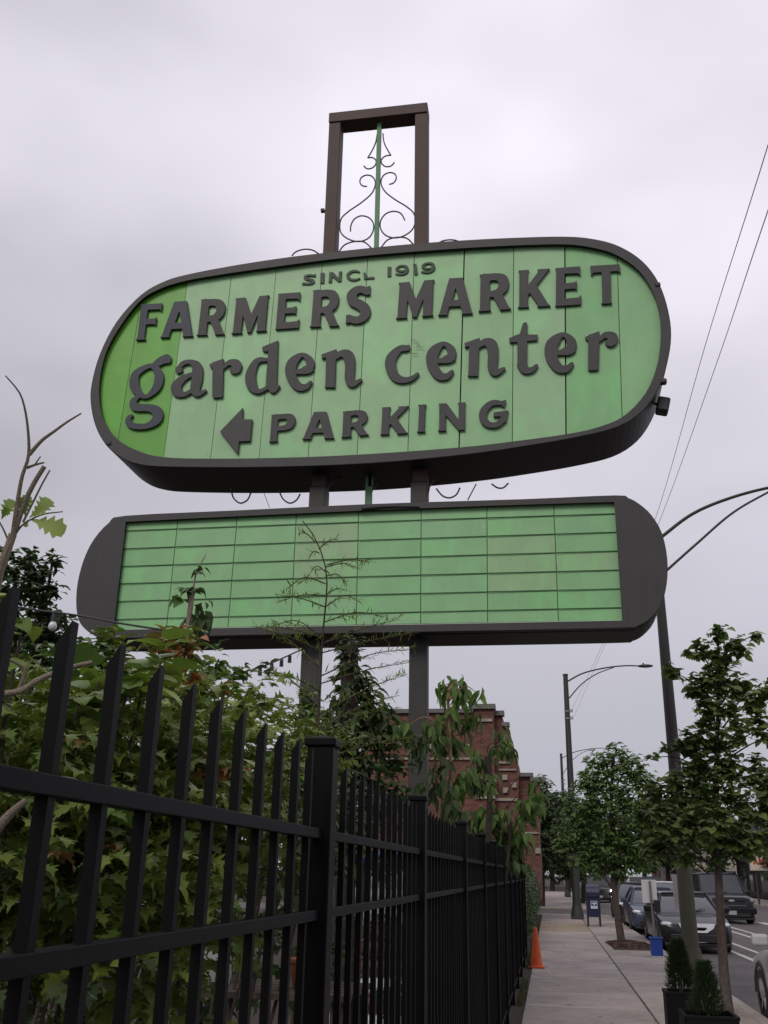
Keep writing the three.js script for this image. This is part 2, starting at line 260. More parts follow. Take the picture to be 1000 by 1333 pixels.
// capitals in a unit box, x to the right and y down
const CAPS = {
  F: [['p', [[0.03, 0], [0.36, 0], [0.34, 1], [0.02, 1]]], ['p', [[0, 0], [1, 0], [0.98, 0.24], [0.9, 0.17], [0.3, 0.17]]], ['p', [[0.3, 0.42], [0.72, 0.42], [0.8, 0.39], [0.8, 0.62], [0.72, 0.58], [0.3, 0.58]]], ['p', [[-0.05, 1], [0.03, 0.93], [0.34, 0.93], [0.42, 1]]]],
  A: [['p', [[0.31, 0], [0.7, 0], [0.96, 0.94], [1, 1], [0.68, 1], [0.69, 0.95], [0.64, 0.78], [0.32, 0.78], [0.27, 0.95], [0.29, 1], [0, 1], [0.05, 0.94]]], ['-', [[0.5, 0.27], [0.59, 0.6], [0.4, 0.6]]]],
  R: [['p', [[0, 0], [0.3, 0], [0.34, 0.1], [0.34, 0.95], [0.4, 1], [-0.03, 1], [0.03, 0.95], [0.04, 0.06]]], ['b', [[0.1, 0.01], [0.3, 0], [0.55, 0], [0.78, 0.04], [0.92, 0.15], [0.95, 0.3], [0.9, 0.47], [0.76, 0.58], [0.55, 0.635], [0.3, 0.64], [0.1, 0.64], [0.08, 0.3]]], ['p', [[0.4, 0.58], [0.72, 0.55], [0.95, 0.93], [1.03, 1], [0.66, 1], [0.66, 0.96], [0.44, 0.62]]], ['-b', [[0.34, 0.21], [0.46, 0.19], [0.57, 0.21], [0.63, 0.32], [0.56, 0.43], [0.46, 0.46], [0.34, 0.46], [0.335, 0.33]]]],
  M: [['p', [[-0.02, 0], [0.3, 0], [0.51, 0.5], [0.72, 0], [1.02, 0], [0.98, 0.05], [0.98, 0.95], [1.03, 1], [0.7, 1], [0.73, 0.95], [0.72, 0.5], [0.56, 0.97], [0.57, 1], [0.44, 1], [0.44, 0.97], [0.27, 0.5], [0.26, 0.95], [0.3, 1], [-0.04, 1], [0.01, 0.95], [0.02, 0.05]]]],
  E: [['p', [[0, 0], [1, 0], [1, 0.25], [0.9, 0.18], [0.38, 0.17], [0.38, 0.42], [0.78, 0.41], [0.86, 0.37], [0.86, 0.62], [0.78, 0.58], [0.38, 0.58], [0.38, 0.82], [0.94, 0.81], [1.03, 0.74], [1.03, 1], [0, 1], [0.03, 0.95], [0.04, 0.05]]]],
  K: [['p', [[-0.01, 0], [0.34, 0], [0.3, 0.05], [0.3, 0.42], [0.64, 0.06], [0.6, 0], [1.01, 0], [0.94, 0.06], [0.58, 0.43], [0.94, 0.94], [1.03, 1], [0.6, 1], [0.62, 0.95], [0.36, 0.62], [0.3, 0.7], [0.3, 0.95], [0.35, 1], [-0.02, 1], [0.03, 0.95], [0.03, 0.05]]]],
  T: [['p', [[0, 0], [1, 0], [1.02, 0.24], [0.93, 0.18], [0.68, 0.18], [0.67, 0.94], [0.71, 1], [0.34, 1], [0.38, 0.94], [0.38, 0.18], [0.1, 0.19], [0.02, 0.26]]]],
  S: [['s', [[0.86, 0.19, 0.07], [0.66, 0.1, 0.095], [0.42, 0.1, 0.105], [0.22, 0.22, 0.12], [0.28, 0.4, 0.12], [0.55, 0.5, 0.125], [0.78, 0.63, 0.125], [0.78, 0.8, 0.115], [0.58, 0.9, 0.1], [0.33, 0.9, 0.095], [0.12, 0.82, 0.07]]], ['p', [[0.74, 0.06], [0.98, 0], [0.97, 0.27], [0.88, 0.22]]], ['p', [[0.02, 0.74], [0.1, 0.78], [0.25, 0.95], [0, 0.99]]]],
  P: [['p', [[0, 0], [0.3, 0], [0.3, 0.95], [0.36, 1], [-0.02, 1], [0.03, 0.95], [0.03, 0.05]]], ['b', [[0.1, 0.01], [0.35, 0], [0.68, 0], [0.88, 0.05], [0.98, 0.18], [0.98, 0.35], [0.88, 0.52], [0.68, 0.6], [0.35, 0.61], [0.1, 0.6], [0.08, 0.3]]], ['-b', [[0.3, 0.21], [0.45, 0.19], [0.6, 0.2], [0.66, 0.3], [0.6, 0.4], [0.45, 0.43], [0.3, 0.43], [0.295, 0.32]]]],
  I: [['p', [[0, 0], [1, 0], [0.84, 0.06], [0.84, 0.94], [1.02, 1], [-0.02, 1], [0.16, 0.94], [0.16, 0.06]]]],
  N: [['p', [[0, 0], [0.3, 0], [0.74, 0.62], [0.74, 0.06], [0.7, 0], [1, 0], [0.97, 0.06], [0.97, 1], [0.74, 1], [0.26, 0.42], [0.26, 0.94], [0.31, 1], [-0.02, 1], [0.03, 0.94], [0.03, 0.06]]]],
  G: [['s', [[0.88, 0.17, 0.05], [0.66, 0.1, 0.09], [0.42, 0.12, 0.105], [0.2, 0.3, 0.12], [0.13, 0.52, 0.125], [0.22, 0.76, 0.12], [0.45, 0.89, 0.1], [0.68, 0.87, 0.1], [0.84, 0.74, 0.1]]], ['p', [[0.52, 0.44], [1.06, 0.4], [1.04, 0.46], [0.98, 0.8], [0.76, 0.88], [0.78, 0.6], [0.52, 0.6]]], ['p', [[0.8, 0.05], [0.97, 0.02], [0.9, 0.3], [0.8, 0.2]]]],
  C: [['s', [[0.9, 0.2, 0.07], [0.68, 0.1, 0.09], [0.4, 0.13, 0.1], [0.16, 0.35, 0.115], [0.14, 0.62, 0.115], [0.34, 0.86, 0.1], [0.65, 0.9, 0.09], [0.92, 0.8, 0.07]]]],
  9: [['s', [[0.86, 0.42, 0.115], [0.72, 0.56, 0.08], [0.45, 0.6, 0.08], [0.18, 0.5, 0.1], [0.12, 0.32, 0.1], [0.3, 0.14, 0.09], [0.58, 0.1, 0.09], [0.8, 0.2, 0.11], [0.88, 0.45, 0.12], [0.82, 0.7, 0.12], [0.6, 0.86, 0.1], [0.35, 0.9, 0.08], [0.06, 0.84, 0.07]]]],
  bar: [['p', [[0, 0], [1, 0], [1, 1], [0, 1]]]],
};
const LC = {                                                  // lower case letters, drawn in the pixels of a close look
  g: [['o', [[240, 148, 20], [150, 205, 32], [140, 290, 36], [185, 355, 22], [235, 365, 18], [300, 300, 34], [318, 220, 34], [290, 160, 24]]], ['b', [[268, 135], [310, 90], [345, 70], [378, 62], [405, 82], [398, 122], [355, 130], [310, 150]]], ['s', [[165, 370, 16], [130, 405, 26], [150, 445, 30], [250, 450, 30], [305, 478, 38], [300, 535, 38], [230, 580, 24], [140, 582, 24], [98, 555, 24], [98, 522, 18], [118, 505, 12]]]],
  a: [['s', [[452, 178, 18], [490, 128, 20], [550, 118, 20], [592, 155, 38], [592, 240, 42], [578, 315, 36], [598, 350, 22], [650, 326, 13]]], ['b', [[436, 165], [452, 150], [478, 160], [490, 180], [470, 198], [442, 198]]], ['s', [[575, 200, 16], [500, 232, 26], [445, 285, 40], [450, 335, 36], [500, 352, 20], [560, 320, 16]]]],
  r: [['p', [[705, 120], [785, 94], [778, 366], [772, 374], [712, 378], [702, 370]]], ['p', [[680, 135], [785, 93], [785, 160], [720, 165], [688, 156]]], ['s', [[785, 158, 12], [825, 122, 22], [870, 128, 34], [885, 148, 34]]], ['b', [[826, 170], [850, 150], [890, 120], [914, 150], [902, 188], [866, 205], [836, 194]]]],
  d: [['p', [[205, 118], [278, 78], [266, 425], [230, 470], [185, 445]]], ['p', [[155, 128], [278, 77], [270, 125], [205, 150], [190, 165], [158, 158]]], ['s', [[190, 224, 16], [115, 235, 26], [68, 330, 40], [75, 420, 40], [125, 468, 20], [190, 440, 16]]], ['s', [[222, 420, 32], [240, 458, 24], [280, 430, 13]]]],
  e: [['s', [[415, 318, 16], [505, 306, 28], [522, 240, 32], [460, 192, 24], [385, 250, 42], [375, 340, 40], [425, 425, 34], [485, 435, 26], [525, 398, 14]]], ['p', [[430, 280], [500, 270], [555, 305], [520, 330], [420, 338]]], ['-b', [[425, 292], [440, 235], [462, 204], [484, 228], [478, 268], [450, 292]]]],
  n: [['p', [[645, 190], [722, 148], [712, 430], [716, 438], [630, 438], [638, 430]]], ['p', [[608, 185], [726, 143], [722, 200], [650, 205], [612, 220]]], ['s', [[695, 228, 12], [760, 178, 28], [815, 195, 42], [828, 280, 38], [824, 370, 36], [848, 412, 26], [908, 380, 14]]]],
  c: [['s', [[238, 192, 20], [180, 200, 28], [115, 270, 40], [112, 350, 40], [152, 420, 34], [215, 440, 26], [275, 425, 20], [315, 392, 13]]], ['p', [[200, 174], [257, 170], [254, 212], [205, 222]]]],
  t: [['p', [[182, 92], [192, 86], [214, 88], [214, 180], [212, 420], [140, 420], [138, 210], [160, 165]]], ['p', [[75, 208], [140, 178], [296, 180], [293, 224], [150, 236], [80, 240]]], ['s', [[176, 410, 38], [200, 452, 30], [252, 448, 22], [285, 416, 13]]]],
};

// ---------------------------------------------------------------- the pylon sign
const SZ = -12;                                               // the plane of the sign's front edge
const sign = thing('pylon_sign', 'tall roadside sign with green oval board, blank green panel board and open top frame', 'sign', [0, 0, 0]);
const pl = (px, py, z) => { const p = onZ(px, py, z); return new THREE.Vector2(p.x, p.y); };
const shapeOf = (pts, z, smooth = 0) => { let q = pts.map(([x, y]) => { const p = pl(x, y, z); return [p.x, p.y]; }); if (smooth) q = catmull(q, true, smooth); return q; };
const toShape = (q) => new THREE.Shape(q.map(([x, y]) => new THREE.Vector2(x, y)));
const toPath = (q) => new THREE.Path(q.map(([x, y]) => new THREE.Vector2(x, y)));
function ex(shape, depth, z, bevel = 0, mat, name, parent, extra) {
  const g = new THREE.ExtrudeGeometry(shape, { depth: depth - 2 * bevel, bevelEnabled: bevel > 0, bevelSize: bevel, bevelThickness: bevel, bevelOffset: -bevel, bevelSegments: 2, curveSegments: 8 });
  g.translate(0, 0, z + bevel); return part(name, boxUV(g), mat, parent, extra);
}
function clip(poly, a, b) {                                   // keep the part of poly to the left of the line a -> b
  const side = (p) => (b[0] - a[0]) * (p[1] - a[1]) - (b[1] - a[1]) * (p[0] - a[0]), out = [];
  poly.forEach((p, i) => { const q = poly[(i + 1) % poly.length], s = side(p), t = side(q); if (s >= 0) out.push(p); if ((s >= 0) !== (t >= 0)) { const k = s / (s - t); out.push([p[0] + (q[0] - p[0]) * k, p[1] + (q[1] - p[1]) * k]); } });
  return out;
}
const upper = new THREE.Group(); upper.name = 'oval_board'; sign.add(upper);
{
  const OUT = [[248, 356], [300, 346], [360, 336.5], [420, 329], [500, 320.5], [564, 315], [648, 310], [732, 307.5], [774, 311], [807, 320.5], [837, 340], [858, 368], [870, 403], [874, 437], [869, 472], [858, 505], [837, 535], [804, 556], [753, 569], [690, 580], [606, 592], [480, 603.5], [340, 608.5], [220, 608], [180, 604.5], [156, 595], [137, 578], [124, 554], [118, 526], [119, 500], [130, 460], [152, 418], [184, 383], [216, 365]];
  const INN = [[242, 364.5], [300, 354.5], [360, 346], [420, 338], [480, 331.5], [560, 325], [648, 319.5], [732, 317], [772, 321.5], [803, 331], [833, 352], [852, 382], [860, 412], [861, 445], [856, 478], [841, 513], [812, 543], [774, 558.5], [732, 567], [665, 576], [598, 583.5], [480, 592], [380, 596.5], [276, 598], [212, 596], [180, 588], [154, 574], [138, 554], [129.5, 530], [128.5, 498], [136, 462], [152, 430], [180, 393], [206, 376]];
  const out = shapeOf(OUT, SZ, 4), inn = shapeOf(INN, SZ, 4), wall = toShape(out); wall.holes.push(toPath(inn));
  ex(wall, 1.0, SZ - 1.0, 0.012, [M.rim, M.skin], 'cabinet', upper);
  ex(toShape(inn), 0.03, SZ - 0.98, 0, M.under, 'back_plate', upper);
  ex(toShape(inn), 0.03, SZ - 0.14, 0, M.under, 'backing', upper);
  const J = [[184.6, 385, 153, 577], [244.5, 364, 213, 595], [302, 354, 274, 598], [360, 346, 337, 598], [420, 338, 401, 596], [479, 332, 465, 591], [539.6, 327, 531, 588], [604.7, 321.5, 597.6, 583], [669, 318.5, 667, 575.6], [735.4, 317, 737, 567], [803.4, 330, 810, 544]];
  const FZ = SZ - 0.075, jl = J.map(([a, b, c, d]) => [pl(a, b, FZ), pl(c, d, FZ)].map((v) => [v.x, v.y]));
  const face = shapeOf(INN, FZ, 4), gap = [2.5, 3, 3, 3, 3.5, 4, 4, 9, 4.5, 9, 4.5];
  const tints = [[0.125, 0.46, 0.03], [0.118, 0.44, 0.03], [0.307, 0.605, 0.289], [0.317, 0.615, 0.299], [0.302, 0.59, 0.284], [0.307, 0.605, 0.289], [0.317, 0.61, 0.299], [0.307, 0.605, 0.284], [0.293, 0.59, 0.279], [0.322, 0.605, 0.304], [0.252, 0.563, 0.24], [0.283, 0.59, 0.269]];
  for (let i = 0; i <= J.length; i++) {
    let q = face; const sh = (l, d) => l.map(([x, y]) => [x + d, y]);
    if (i > 0) { const [a, b] = sh(jl[i - 1], gap[i - 1] / 1000); q = clip(q, b, a).length ? clip(q, a, b) : q; }
    if (i < J.length) { const [a, b] = sh(jl[i], -gap[i] / 1000); q = clip(q, b, a); }
    const m = std(tints[i], 0.5, { map: scaled(paintT, 0.42, i * 0.37, i * 0.61), roughnessMap: scaled(grainT, 0.8) });
    ex(toShape(q), 0.03, FZ - 0.03 + rr(-0.004, 0.003), 0.002, m, 'face_panel', upper, i < 2 ? { label: 'bright grass-green panel at the left end' } : undefined);
  }
  const LZ = SZ - 0.04, unit = pl(501, 450, LZ).x - pl(500, 450, LZ).x;
  const letter = (prims, map, u, mat, label) => { for (const s of outline(prims, map, u, 0.0075)) ex(s, mat === M.smallLetter ? 0.014 : 0.036, FZ + 0.004, mat === M.smallLetter ? 0.002 : 0.003, mat, 'letter', upper, label ? { label } : undefined); };
  const cap = (c, crop, tl, tr, bl, mat = M.letter, label) => {
    const [ox, oy, s] = crop, A = pl(ox + tl[0] * s, oy + tl[1] * s, LZ), B = pl(ox + tr[0] * s, oy + tr[1] * s, LZ), C = pl(ox + bl[0] * s, oy + bl[1] * s, LZ);
    letter(CAPS[c], (x, y) => [A.x + (B.x - A.x) * x + (C.x - A.x) * y, A.y + (B.y - A.y) * x + (C.y - A.y) * y], C.distanceTo(A), mat, label);
  };
  const low = (c, crop, mat = M.letter, dx = 0, dy = 0, k = 1, x0 = 0, y0 = 0, label) => { const [ox, oy, s] = crop; letter(LC[c], (x, y) => { const p = pl(ox + (x0 + (x - x0) * k + dx) * s, oy + (y0 + (y - y0) * k + dy) * s, LZ); return [p.x, p.y]; }, unit * s * k, mat, label); };
  const c1 = [160, 370, 0.17], cr = [250, 365, 0.1], c2 = [320, 360, 0.18], c3 = [500, 335, 0.17], c4 = [650, 330, 0.17], bl = 'charcoal letter with a bluish tint';
  cap('F', c1, [138, 155], [303, 145], [106, 428], M.letterBlue, bl); cap('A', c1, [317, 138], [567, 124], [285, 410], M.letterBlue, bl); cap('R', c1, [597, 117], [802, 108], [567, 392]);
  cap('M', cr, [570, 235], [1000, 192], [525, 697]); cap('E', c2, [232, 125], [395, 113], [212, 383]); cap('R', c2, [484, 100], [688, 90], [465, 366]); cap('S', c2, [732, 76], [905, 64], [722, 344]);
  cap('M', c3, [115, 195], [383, 170], [99, 470]); cap('A', c3, [417, 166], [683, 150], [412, 445]); cap('R', c3, [730, 132], [968, 113], [727, 415]);
  cap('K', c4, [147, 130], [388, 115], [145, 416]); cap('E', c4, [428, 113], [620, 98], [427, 405]); cap('T', c4, [697, 95], [922, 82], [704, 390]);
  const g1 = [150, 450, 0.18], g2 = [315, 430, 0.17], g3 = [490, 420, 0.17], g4 = [650, 405, 0.17];
  low('g', g1, M.letterBlue, 0, 0, 1, 0, 0, bl); low('a', g1); low('r', g1); low('d', g2); low('e', g2); low('n', g2);
  low('c', g3); low('e', g3, M.letter, 52, -26, 1.01, 338, 168); low('n', g3, M.letter, 66, -28, 1, 0, 0); low('t', g4); low('e', g4, M.letter, 20, -8, 1.06, 338, 168); low('r', g4, M.letter, -22, 62, 1.06, 705, 120);
  const p1 = [280, 510, 0.2], p2 = [390, 520, 0.11], p3 = [470, 500, 0.2];
  cap('P', p1, [365, 150], [528, 138], [352, 328]); cap('A', p1, [579, 134], [790, 126], [565, 310]); cap('R', p2, [508, 145], [822, 112], [495, 452]); cap('K', p3, [135, 152], [312, 142], [125, 330]); cap('I', p3, [370, 135], [428, 131], [362, 314]); cap('N', p3, [505, 127], [682, 118], [503, 306]); cap('G', p3, [772, 110], [950, 98], [768, 293]);
  const arrow = toShape([[33, 260], [182, 105], [180, 180], [243, 180], [230, 322], [158, 325], [148, 408]].map(([x, y]) => { const p = pl(280 + x * 0.2, 510 + y * 0.2, LZ); return [p.x, p.y]; }));
  ex(arrow, 0.042, FZ + 0.004, 0.004, M.letter, 'arrow', upper);
  const s1 = [385, 335, 0.1], s2 = [490, 330, 0.09];
  const small = (c, crop, a, b, d) => cap(c, crop, a, b, d, M.smallLetter, 'thin dark green letter');
  small('S', s1, [80, 215], [262, 205], [78, 350]); small('bar', s1, [320, 192], [372, 189], [315, 328]); small('N', s1, [430, 186], [605, 170], [420, 318]); small('C', s1, [650, 156], [840, 148], [652, 300]);
  letter([['p', [[878, 185], [900, 188], [928, 222], [940, 250], [1022, 240], [1022, 268], [885, 274]]]], (x, y) => { const p = pl(385 + x * 0.1, 335 + y * 0.1, LZ); return [p.x, p.y]; }, 1, M.smallLetter, 'broken remains of a letter, only its foot left');
  small('bar', s2, [160, 180], [213, 178], [157, 322]); small('9', s2, [268, 155], [468, 145], [270, 310]); small('bar', s2, [526, 142], [576, 136], [548, 296]); small('9', s2, [645, 116], [852, 106], [645, 280]);
  // little flood lamp box on the right flank, junction nubs on the rim
  const fb = onZ(861, 529, SZ - 0.3), box1 = box(0.17, 0.22, 0.2, 0, 0, 0, 0.03); box1.rotateZ(-0.25); box1.translate(fb.x + 0.02, fb.y, fb.z);
  part('lamp_box', [box1, bar(V(fb.x - 0.16, fb.y + 0.1, fb.z), V(fb.x, fb.y, fb.z), 0.02)], M.black, upper);
  for (const [x, y] of [[143, 578], [856, 372], [864, 497]]) { const p = onZ(x, y, SZ - 0.03); part('bolt', [box(0.08, 0.07, 0.1, p.x, p.y, p.z, 0.02)], M.rim, upper); }
  // thin wires that stick out of a face joint
  const w = (pts) => tube(pts.map(([x, y]) => onZ(490 + x * 0.17, 420 + y * 0.17, FZ + 0.03)), 0.004);
  for (const l of [[[272, 130], [300, 140], [330, 175]], [[300, 190], [330, 185], [365, 188]], [[270, 232], [300, 236], [318, 238]]]) part('loose_wire', w(l), std([0.12, 0.2, 0.1]), upper);
}
const lower = new THREE.Group(); lower.name = 'panel_board'; sign.add(lower);
{
  const OUT = [[164, 671], [310, 664], [490, 655.5], [680, 649.5], [800, 644.5], [818, 648], [832, 655.5], [848, 670], [862, 694], [869, 728], [868, 761], [860, 789], [845, 807], [830, 815], [810, 817.5], [650, 821], [480, 824], [300, 827.5], [160, 831], [128, 829], [111, 819], [102, 806], [99, 785], [101, 758], [109, 728], [122, 702], [142, 680]];
  const OPEN = [[163, 678.5], [315, 671], [480, 663.5], [640, 657.5], [800.5, 652.5], [811, 808.5], [640, 812], [480, 815], [315, 818], [147, 821]];
  const dense = (p) => { const q = []; p.forEach((a, i) => { const b = p[(i + 1) % p.length]; q.push(a, [(a[0] + b[0]) / 2, (a[1] + b[1]) / 2]); }); return q; };
  const out = catmull(shapeOf(OUT, SZ), true, 3), open = shapeOf(OPEN, SZ), s = toShape(out); s.holes.push(toPath(open));
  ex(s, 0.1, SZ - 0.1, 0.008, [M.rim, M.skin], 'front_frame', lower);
  const shr = (q, d) => { const c = [(q.reduce((t, p) => t + p[0], 0)) / q.length, q.reduce((t, p) => t + p[1], 0) / q.length]; return q.map(([x, y]) => [x - Math.sign(x - c[0]) * d, y - Math.sign(y - c[1]) * d]); };
  ex(toShape(shr(out, 0.035)), 0.04, SZ - 0.145, 0, M.under, 'cabinet_groove', lower);
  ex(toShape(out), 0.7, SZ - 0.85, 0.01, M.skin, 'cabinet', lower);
  // seven rows of slats in eight columns, each slat leaning over the one below
  const top = [163, 232, 309, 386, 467, 548.5, 634, 721, 800.5], bot = [147, 217, 297, 379, 464, 547.7, 635, 727, 811];
  const rowL = [679.5, 691, 714.5, 737.5, 760, 783, 806.5, 820], rowR = [653, 668.8, 692.8, 717.3, 742, 766.5, 791, 808];
  const at = (i, j, z) => { const t = (rowL[j] - 679.5) / 140.5, x = lerp(top[i], bot[i], t), f = (x - lerp(163, 147, t)) / (lerp(800.5, 811, t) - lerp(163, 147, t)); return onZ(x, lerp(rowL[j], rowR[j], f) + 1.2 * Math.sin(f * 3.14) * -0.5, z); };
  const mats = [[0.235, 0.54, 0.23], [0.245, 0.55, 0.24], [0.253, 0.546, 0.252], [0.25, 0.545, 0.235], [0.29, 0.525, 0.25]].map((c, i) => std(c, 0.5, { map: scaled(paintT, 0.7, i * 0.23, i * 0.41), roughnessMap: scaled(grainT, 0.9) }));
  const trackM = std([0.05, 0.13, 0.05], 0.7), Z0 = SZ - 0.075;
  for (let i = 0; i < 8; i++) for (let j = 0; j < 7; j++) {
    const jit = rr(-0.006, 0.006), a = at(i, j, Z0), b = at(i + 1, j, Z0), c = at(i + 1, j + 1, Z0), d = at(i, j + 1, Z0), g = new THREE.BufferGeometry();
    const e = 0.006, q = [[a.x + e, a.y + jit], [b.x - e, b.y + jit], [c.x - e, c.y + 0.004], [d.x + e, d.y + 0.004]], lean = 0.011, v = [];
    const F = q.map(([x, y], k) => V(x, y, Z0 + (k > 1 ? lean : 0.004))), B = q.map(([x, y]) => V(x, y, Z0 - 0.02));
    const quad = (p, r, s2, t) => [p, r, s2, p, s2, t].forEach((n) => v.push(n.x, n.y, n.z));
    quad(F[3], F[2], F[1], F[0]); quad(F[2], F[3], B[3], B[2]); quad(F[0], F[1], B[1], B[0]); quad(F[1], F[2], B[2], B[1]); quad(F[3], F[0], B[0], B[3]);
    g.setAttribute('position', new THREE.BufferAttribute(new Float32Array(v), 3)); g.computeVertexNormals();
    const warm = (i === 3 && j > 0 && j < 4) || (i === 6 && j < 5 && rnd() < 0.6) || (i === 7 && j === 3);
    part('panel', boxUV(g), warm ? mats[4] : mats[Math.floor(rnd() * 4)], lower);
  }
  for (let j = 1; j < 7; j++) for (let i = 0; i < 8; i++) { const a = at(i, j, Z0 + 0.018), b = at(i + 1, j, Z0 + 0.01); a.x += 0.007; b.x -= 0.007; a.y -= 0.004; b.y -= 0.004; part('rail', bar(a, b, 0.0042, 0.0042, 6), trackM, lower); }
  for (let i = 1; i < 8; i++) { const a = at(i, 0, Z0 - 0.005), b = at(i, 7, Z0 - 0.005); part('seam', bar(a, b, 0.008, 0.008, 6), trackM, lower); }
  const wl = [onZ(147.5, 820, Z0 + 0.05), onZ(163.5, 679, Z0 + 0.05)]; part('edge_trim', [bar(wl[0], wl[1], 0.007, 0.007, 4), bar(wl[0], onZ(810, 808, Z0 + 0.05), 0.007, 0.007, 4)], std([0.42, 0.47, 0.42]), lower);
  const slot = [onZ(471, 663, SZ + 0.004), onZ(546, 660, SZ + 0.004)]; part('torn_edge', tube([slot[0], V(lerp(slot[0].x, slot[1].x, 0.4), slot[0].y + 0.015, slot[0].z), slot[1]], 0.022, 0.012), M.under, lower);
}
{ // poles, top frame, scrollwork
  const PZ = SZ - 0.45, F = PZ + 0.13, L0 = onZ(387, 870, F).x, L1 = onZ(412.5, 870, F).x, R0 = onZ(531.5, 900, F).x, R1 = onZ(556, 900, F).x, TL = onZ(428.5, 148.5, F), TR = onZ(559.4, 133, F), topY = (TL.y + TR.y) / 2;
  const lw = L1 - L0 - 0.03, lx = (L0 + L1) / 2 + 0.03, rx = (R0 + R1) / 2, mid = onZ(485, 630, F).y, post = (x, w, y0, y1, name, m) => part(name, box(w, y1 - y0, 0.26, x, (y0 + y1) / 2, PZ, 0.012), m, sign);
  post(lx, lw, -0.2, mid, 'pole', M.postSteel); post(rx, 0.235, -0.2, mid, 'pole', M.postSteel);
  post(lx + 0.01, 0.2, mid, topY - 0.205, 'frame_post', M.brownSteel); post(rx + 0.01, 0.21, mid, topY - 0.205, 'frame_post', M.brownSteel);
  part('frame_beam', box(rx - lx + 0.21, 0.2, 0.3, (lx + rx) / 2 + 0.01, topY - 0.1, PZ, 0.012), M.brownSteel, sign);
  const q = (x, y) => onZ(380 + x * 0.26, 110 + y * 0.26, PZ), tb = (pts, r = 0.012) => part('scroll', tube(pts.map(([x, y]) => q(x, y)), r, r, pts.length * 5, 6), M.scroll, sign);
  const c0 = q(437, 250), c1 = q(424, 815); part('centre_bar', box(0.075, topY - 0.2 - mid, 0.05, (c0.x + c1.x) / 2, (topY - 0.2 + mid) / 2, PZ, 0.008), M.greenBar, sign);
  part('centre_bar', box(0.1, 1.1, 0.05, onZ(480, 648, PZ).x, onZ(480, 640, PZ).y, PZ, 0.008), M.greenBar, sign);
  tb([[428, 248], [420, 290], [405, 325], [380, 368]]); tb([[380, 367], [402, 366], [420, 378], [420, 400], [402, 418], [378, 422], [360, 408]]);
  tb([[456, 245], [462, 290], [478, 325], [496, 355]]); tb([[496, 354], [470, 358], [450, 374], [450, 395], [470, 411], [496, 408], [514, 390]]);
  tb([[376, 510], [355, 508], [341, 490], [348, 466], [372, 454], [398, 458], [416, 480], [417, 508], [400, 545], [350, 590], [285, 635], [250, 668], [240, 705], [248, 745], [285, 775], [340, 786], [385, 768], [408, 730], [406, 690], [382, 665], [345, 658], [312, 675], [295, 710], [294, 735]]);
  tb([[487, 500], [508, 494], [523, 470], [516, 448], [490, 441], [463, 452], [448, 475], [448, 500], [466, 535], [515, 575], [575, 612], [610, 645], [618, 690], [600, 730], [560, 758], [515, 768], [470, 755], [444, 720], [446, 680], [470, 648], [508, 635], [545, 645], [566, 680]]);
  tb([[232, 845], [262, 805], [310, 787], [360, 788], [400, 820]]); tb([[448, 815], [480, 778], [530, 765], [575, 770], [608, 800]]);
  tb([[0, 858], [20, 838], [65, 825], [105, 830], [138, 850]]); tb([[730, 795], [760, 782], [805, 778], [850, 790]]); part('bolt', box(0.06, 0.05, 0.06, q(155, 632).x, q(155, 632).y, PZ), M.brownSteel, sign);
  const und = (pts) => part('scroll', tube(pts.map(([x, y]) => onZ(x, y, PZ)), 0.012, 0.012, 24, 6), M.scroll, sign);
  und([[301, 636], [304, 648], [313, 655], [322, 651], [327, 641]]); und([[363, 638], [369, 650], [378, 655], [386, 651], [391, 643]]); und([[568, 636], [577, 646], [586, 648], [594, 644], [599, 635]]); und([[640, 630], [648, 635], [655, 635], [662, 629]]);
  und([[423, 650], [426, 636], [434, 626], [446, 622]]); und([[482, 652], [485, 638], [492, 630]]); und([[557, 645], [560, 632], [566, 624]]);
  part('stay_wire', [bar(onZ(343, 640, PZ), onZ(351, 661, PZ), 0.004), bar(onZ(620, 630, PZ), onZ(609, 651, PZ), 0.009)], M.scroll, sign);
}

// ---------------------------------------------------------------- the iron fence
const FX = -0.55;
{
  const f = thing('steel_fence', 'black steel picket fence with slanted picket tips along the pavement edge', 'fence', [FX, 0, 0]);
  const posts = [1.4, -0.478, -2.39, -4.27, -6.45, -8.4, -10.2, -12.1, -14.0, -15.9, -17.8, -19.7, -21.6];
  const w = 0.0165, top = 1.872, geo = box(w, top - 0.06, w, 0, (top + 0.06) / 2, 0), p = geo.attributes.position;
  for (let i = 0; i < p.count; i++) if (p.getY(i) > 1 && p.getX(i) < 0) p.setY(i, top - 0.026);
  geo.computeVertexNormals();
  const pg = box(0.066, 1.9, 0.066, 0, 0.94, 0, 0.004), cg = mergeGeometries([box(0.08, 0.02, 0.08, 0, 1.9, 0, 0.004), (() => { const c = new THREE.ConeGeometry(0.052, 0.012, 4).rotateY(Math.PI / 4).translate(0, 1.916, 0); return boxUV(c); })()].map((g) => g.index ? g.toNonIndexed() : g));
  let n = 0;
  posts.forEach((z, i) => {
    part('post', pg, M.fence, f).position.z = z; part('post_cap', cg, M.fence, f).position.z = z;
    if (i === posts.length - 1) return;
    const z1 = posts[i + 1], len = z - z1 - 0.068, m = Math.round((z - z1) / 0.1365), mid = (z + z1) / 2;
    for (const y of [1.683, 1.503, 0.16]) part('rail', box(0.026, 0.023, len, 0, y, mid, 0.002), M.fence, f);
    for (let k = 1; k < m; k++) { const q = part('picket', geo, M.fence, f); q.position.z = z - (z - z1) * k / m; q.rotation.z = rr(-0.0008, 0.0008); q.position.y = rr(-0.002, 0.002); n++; }
  });
}

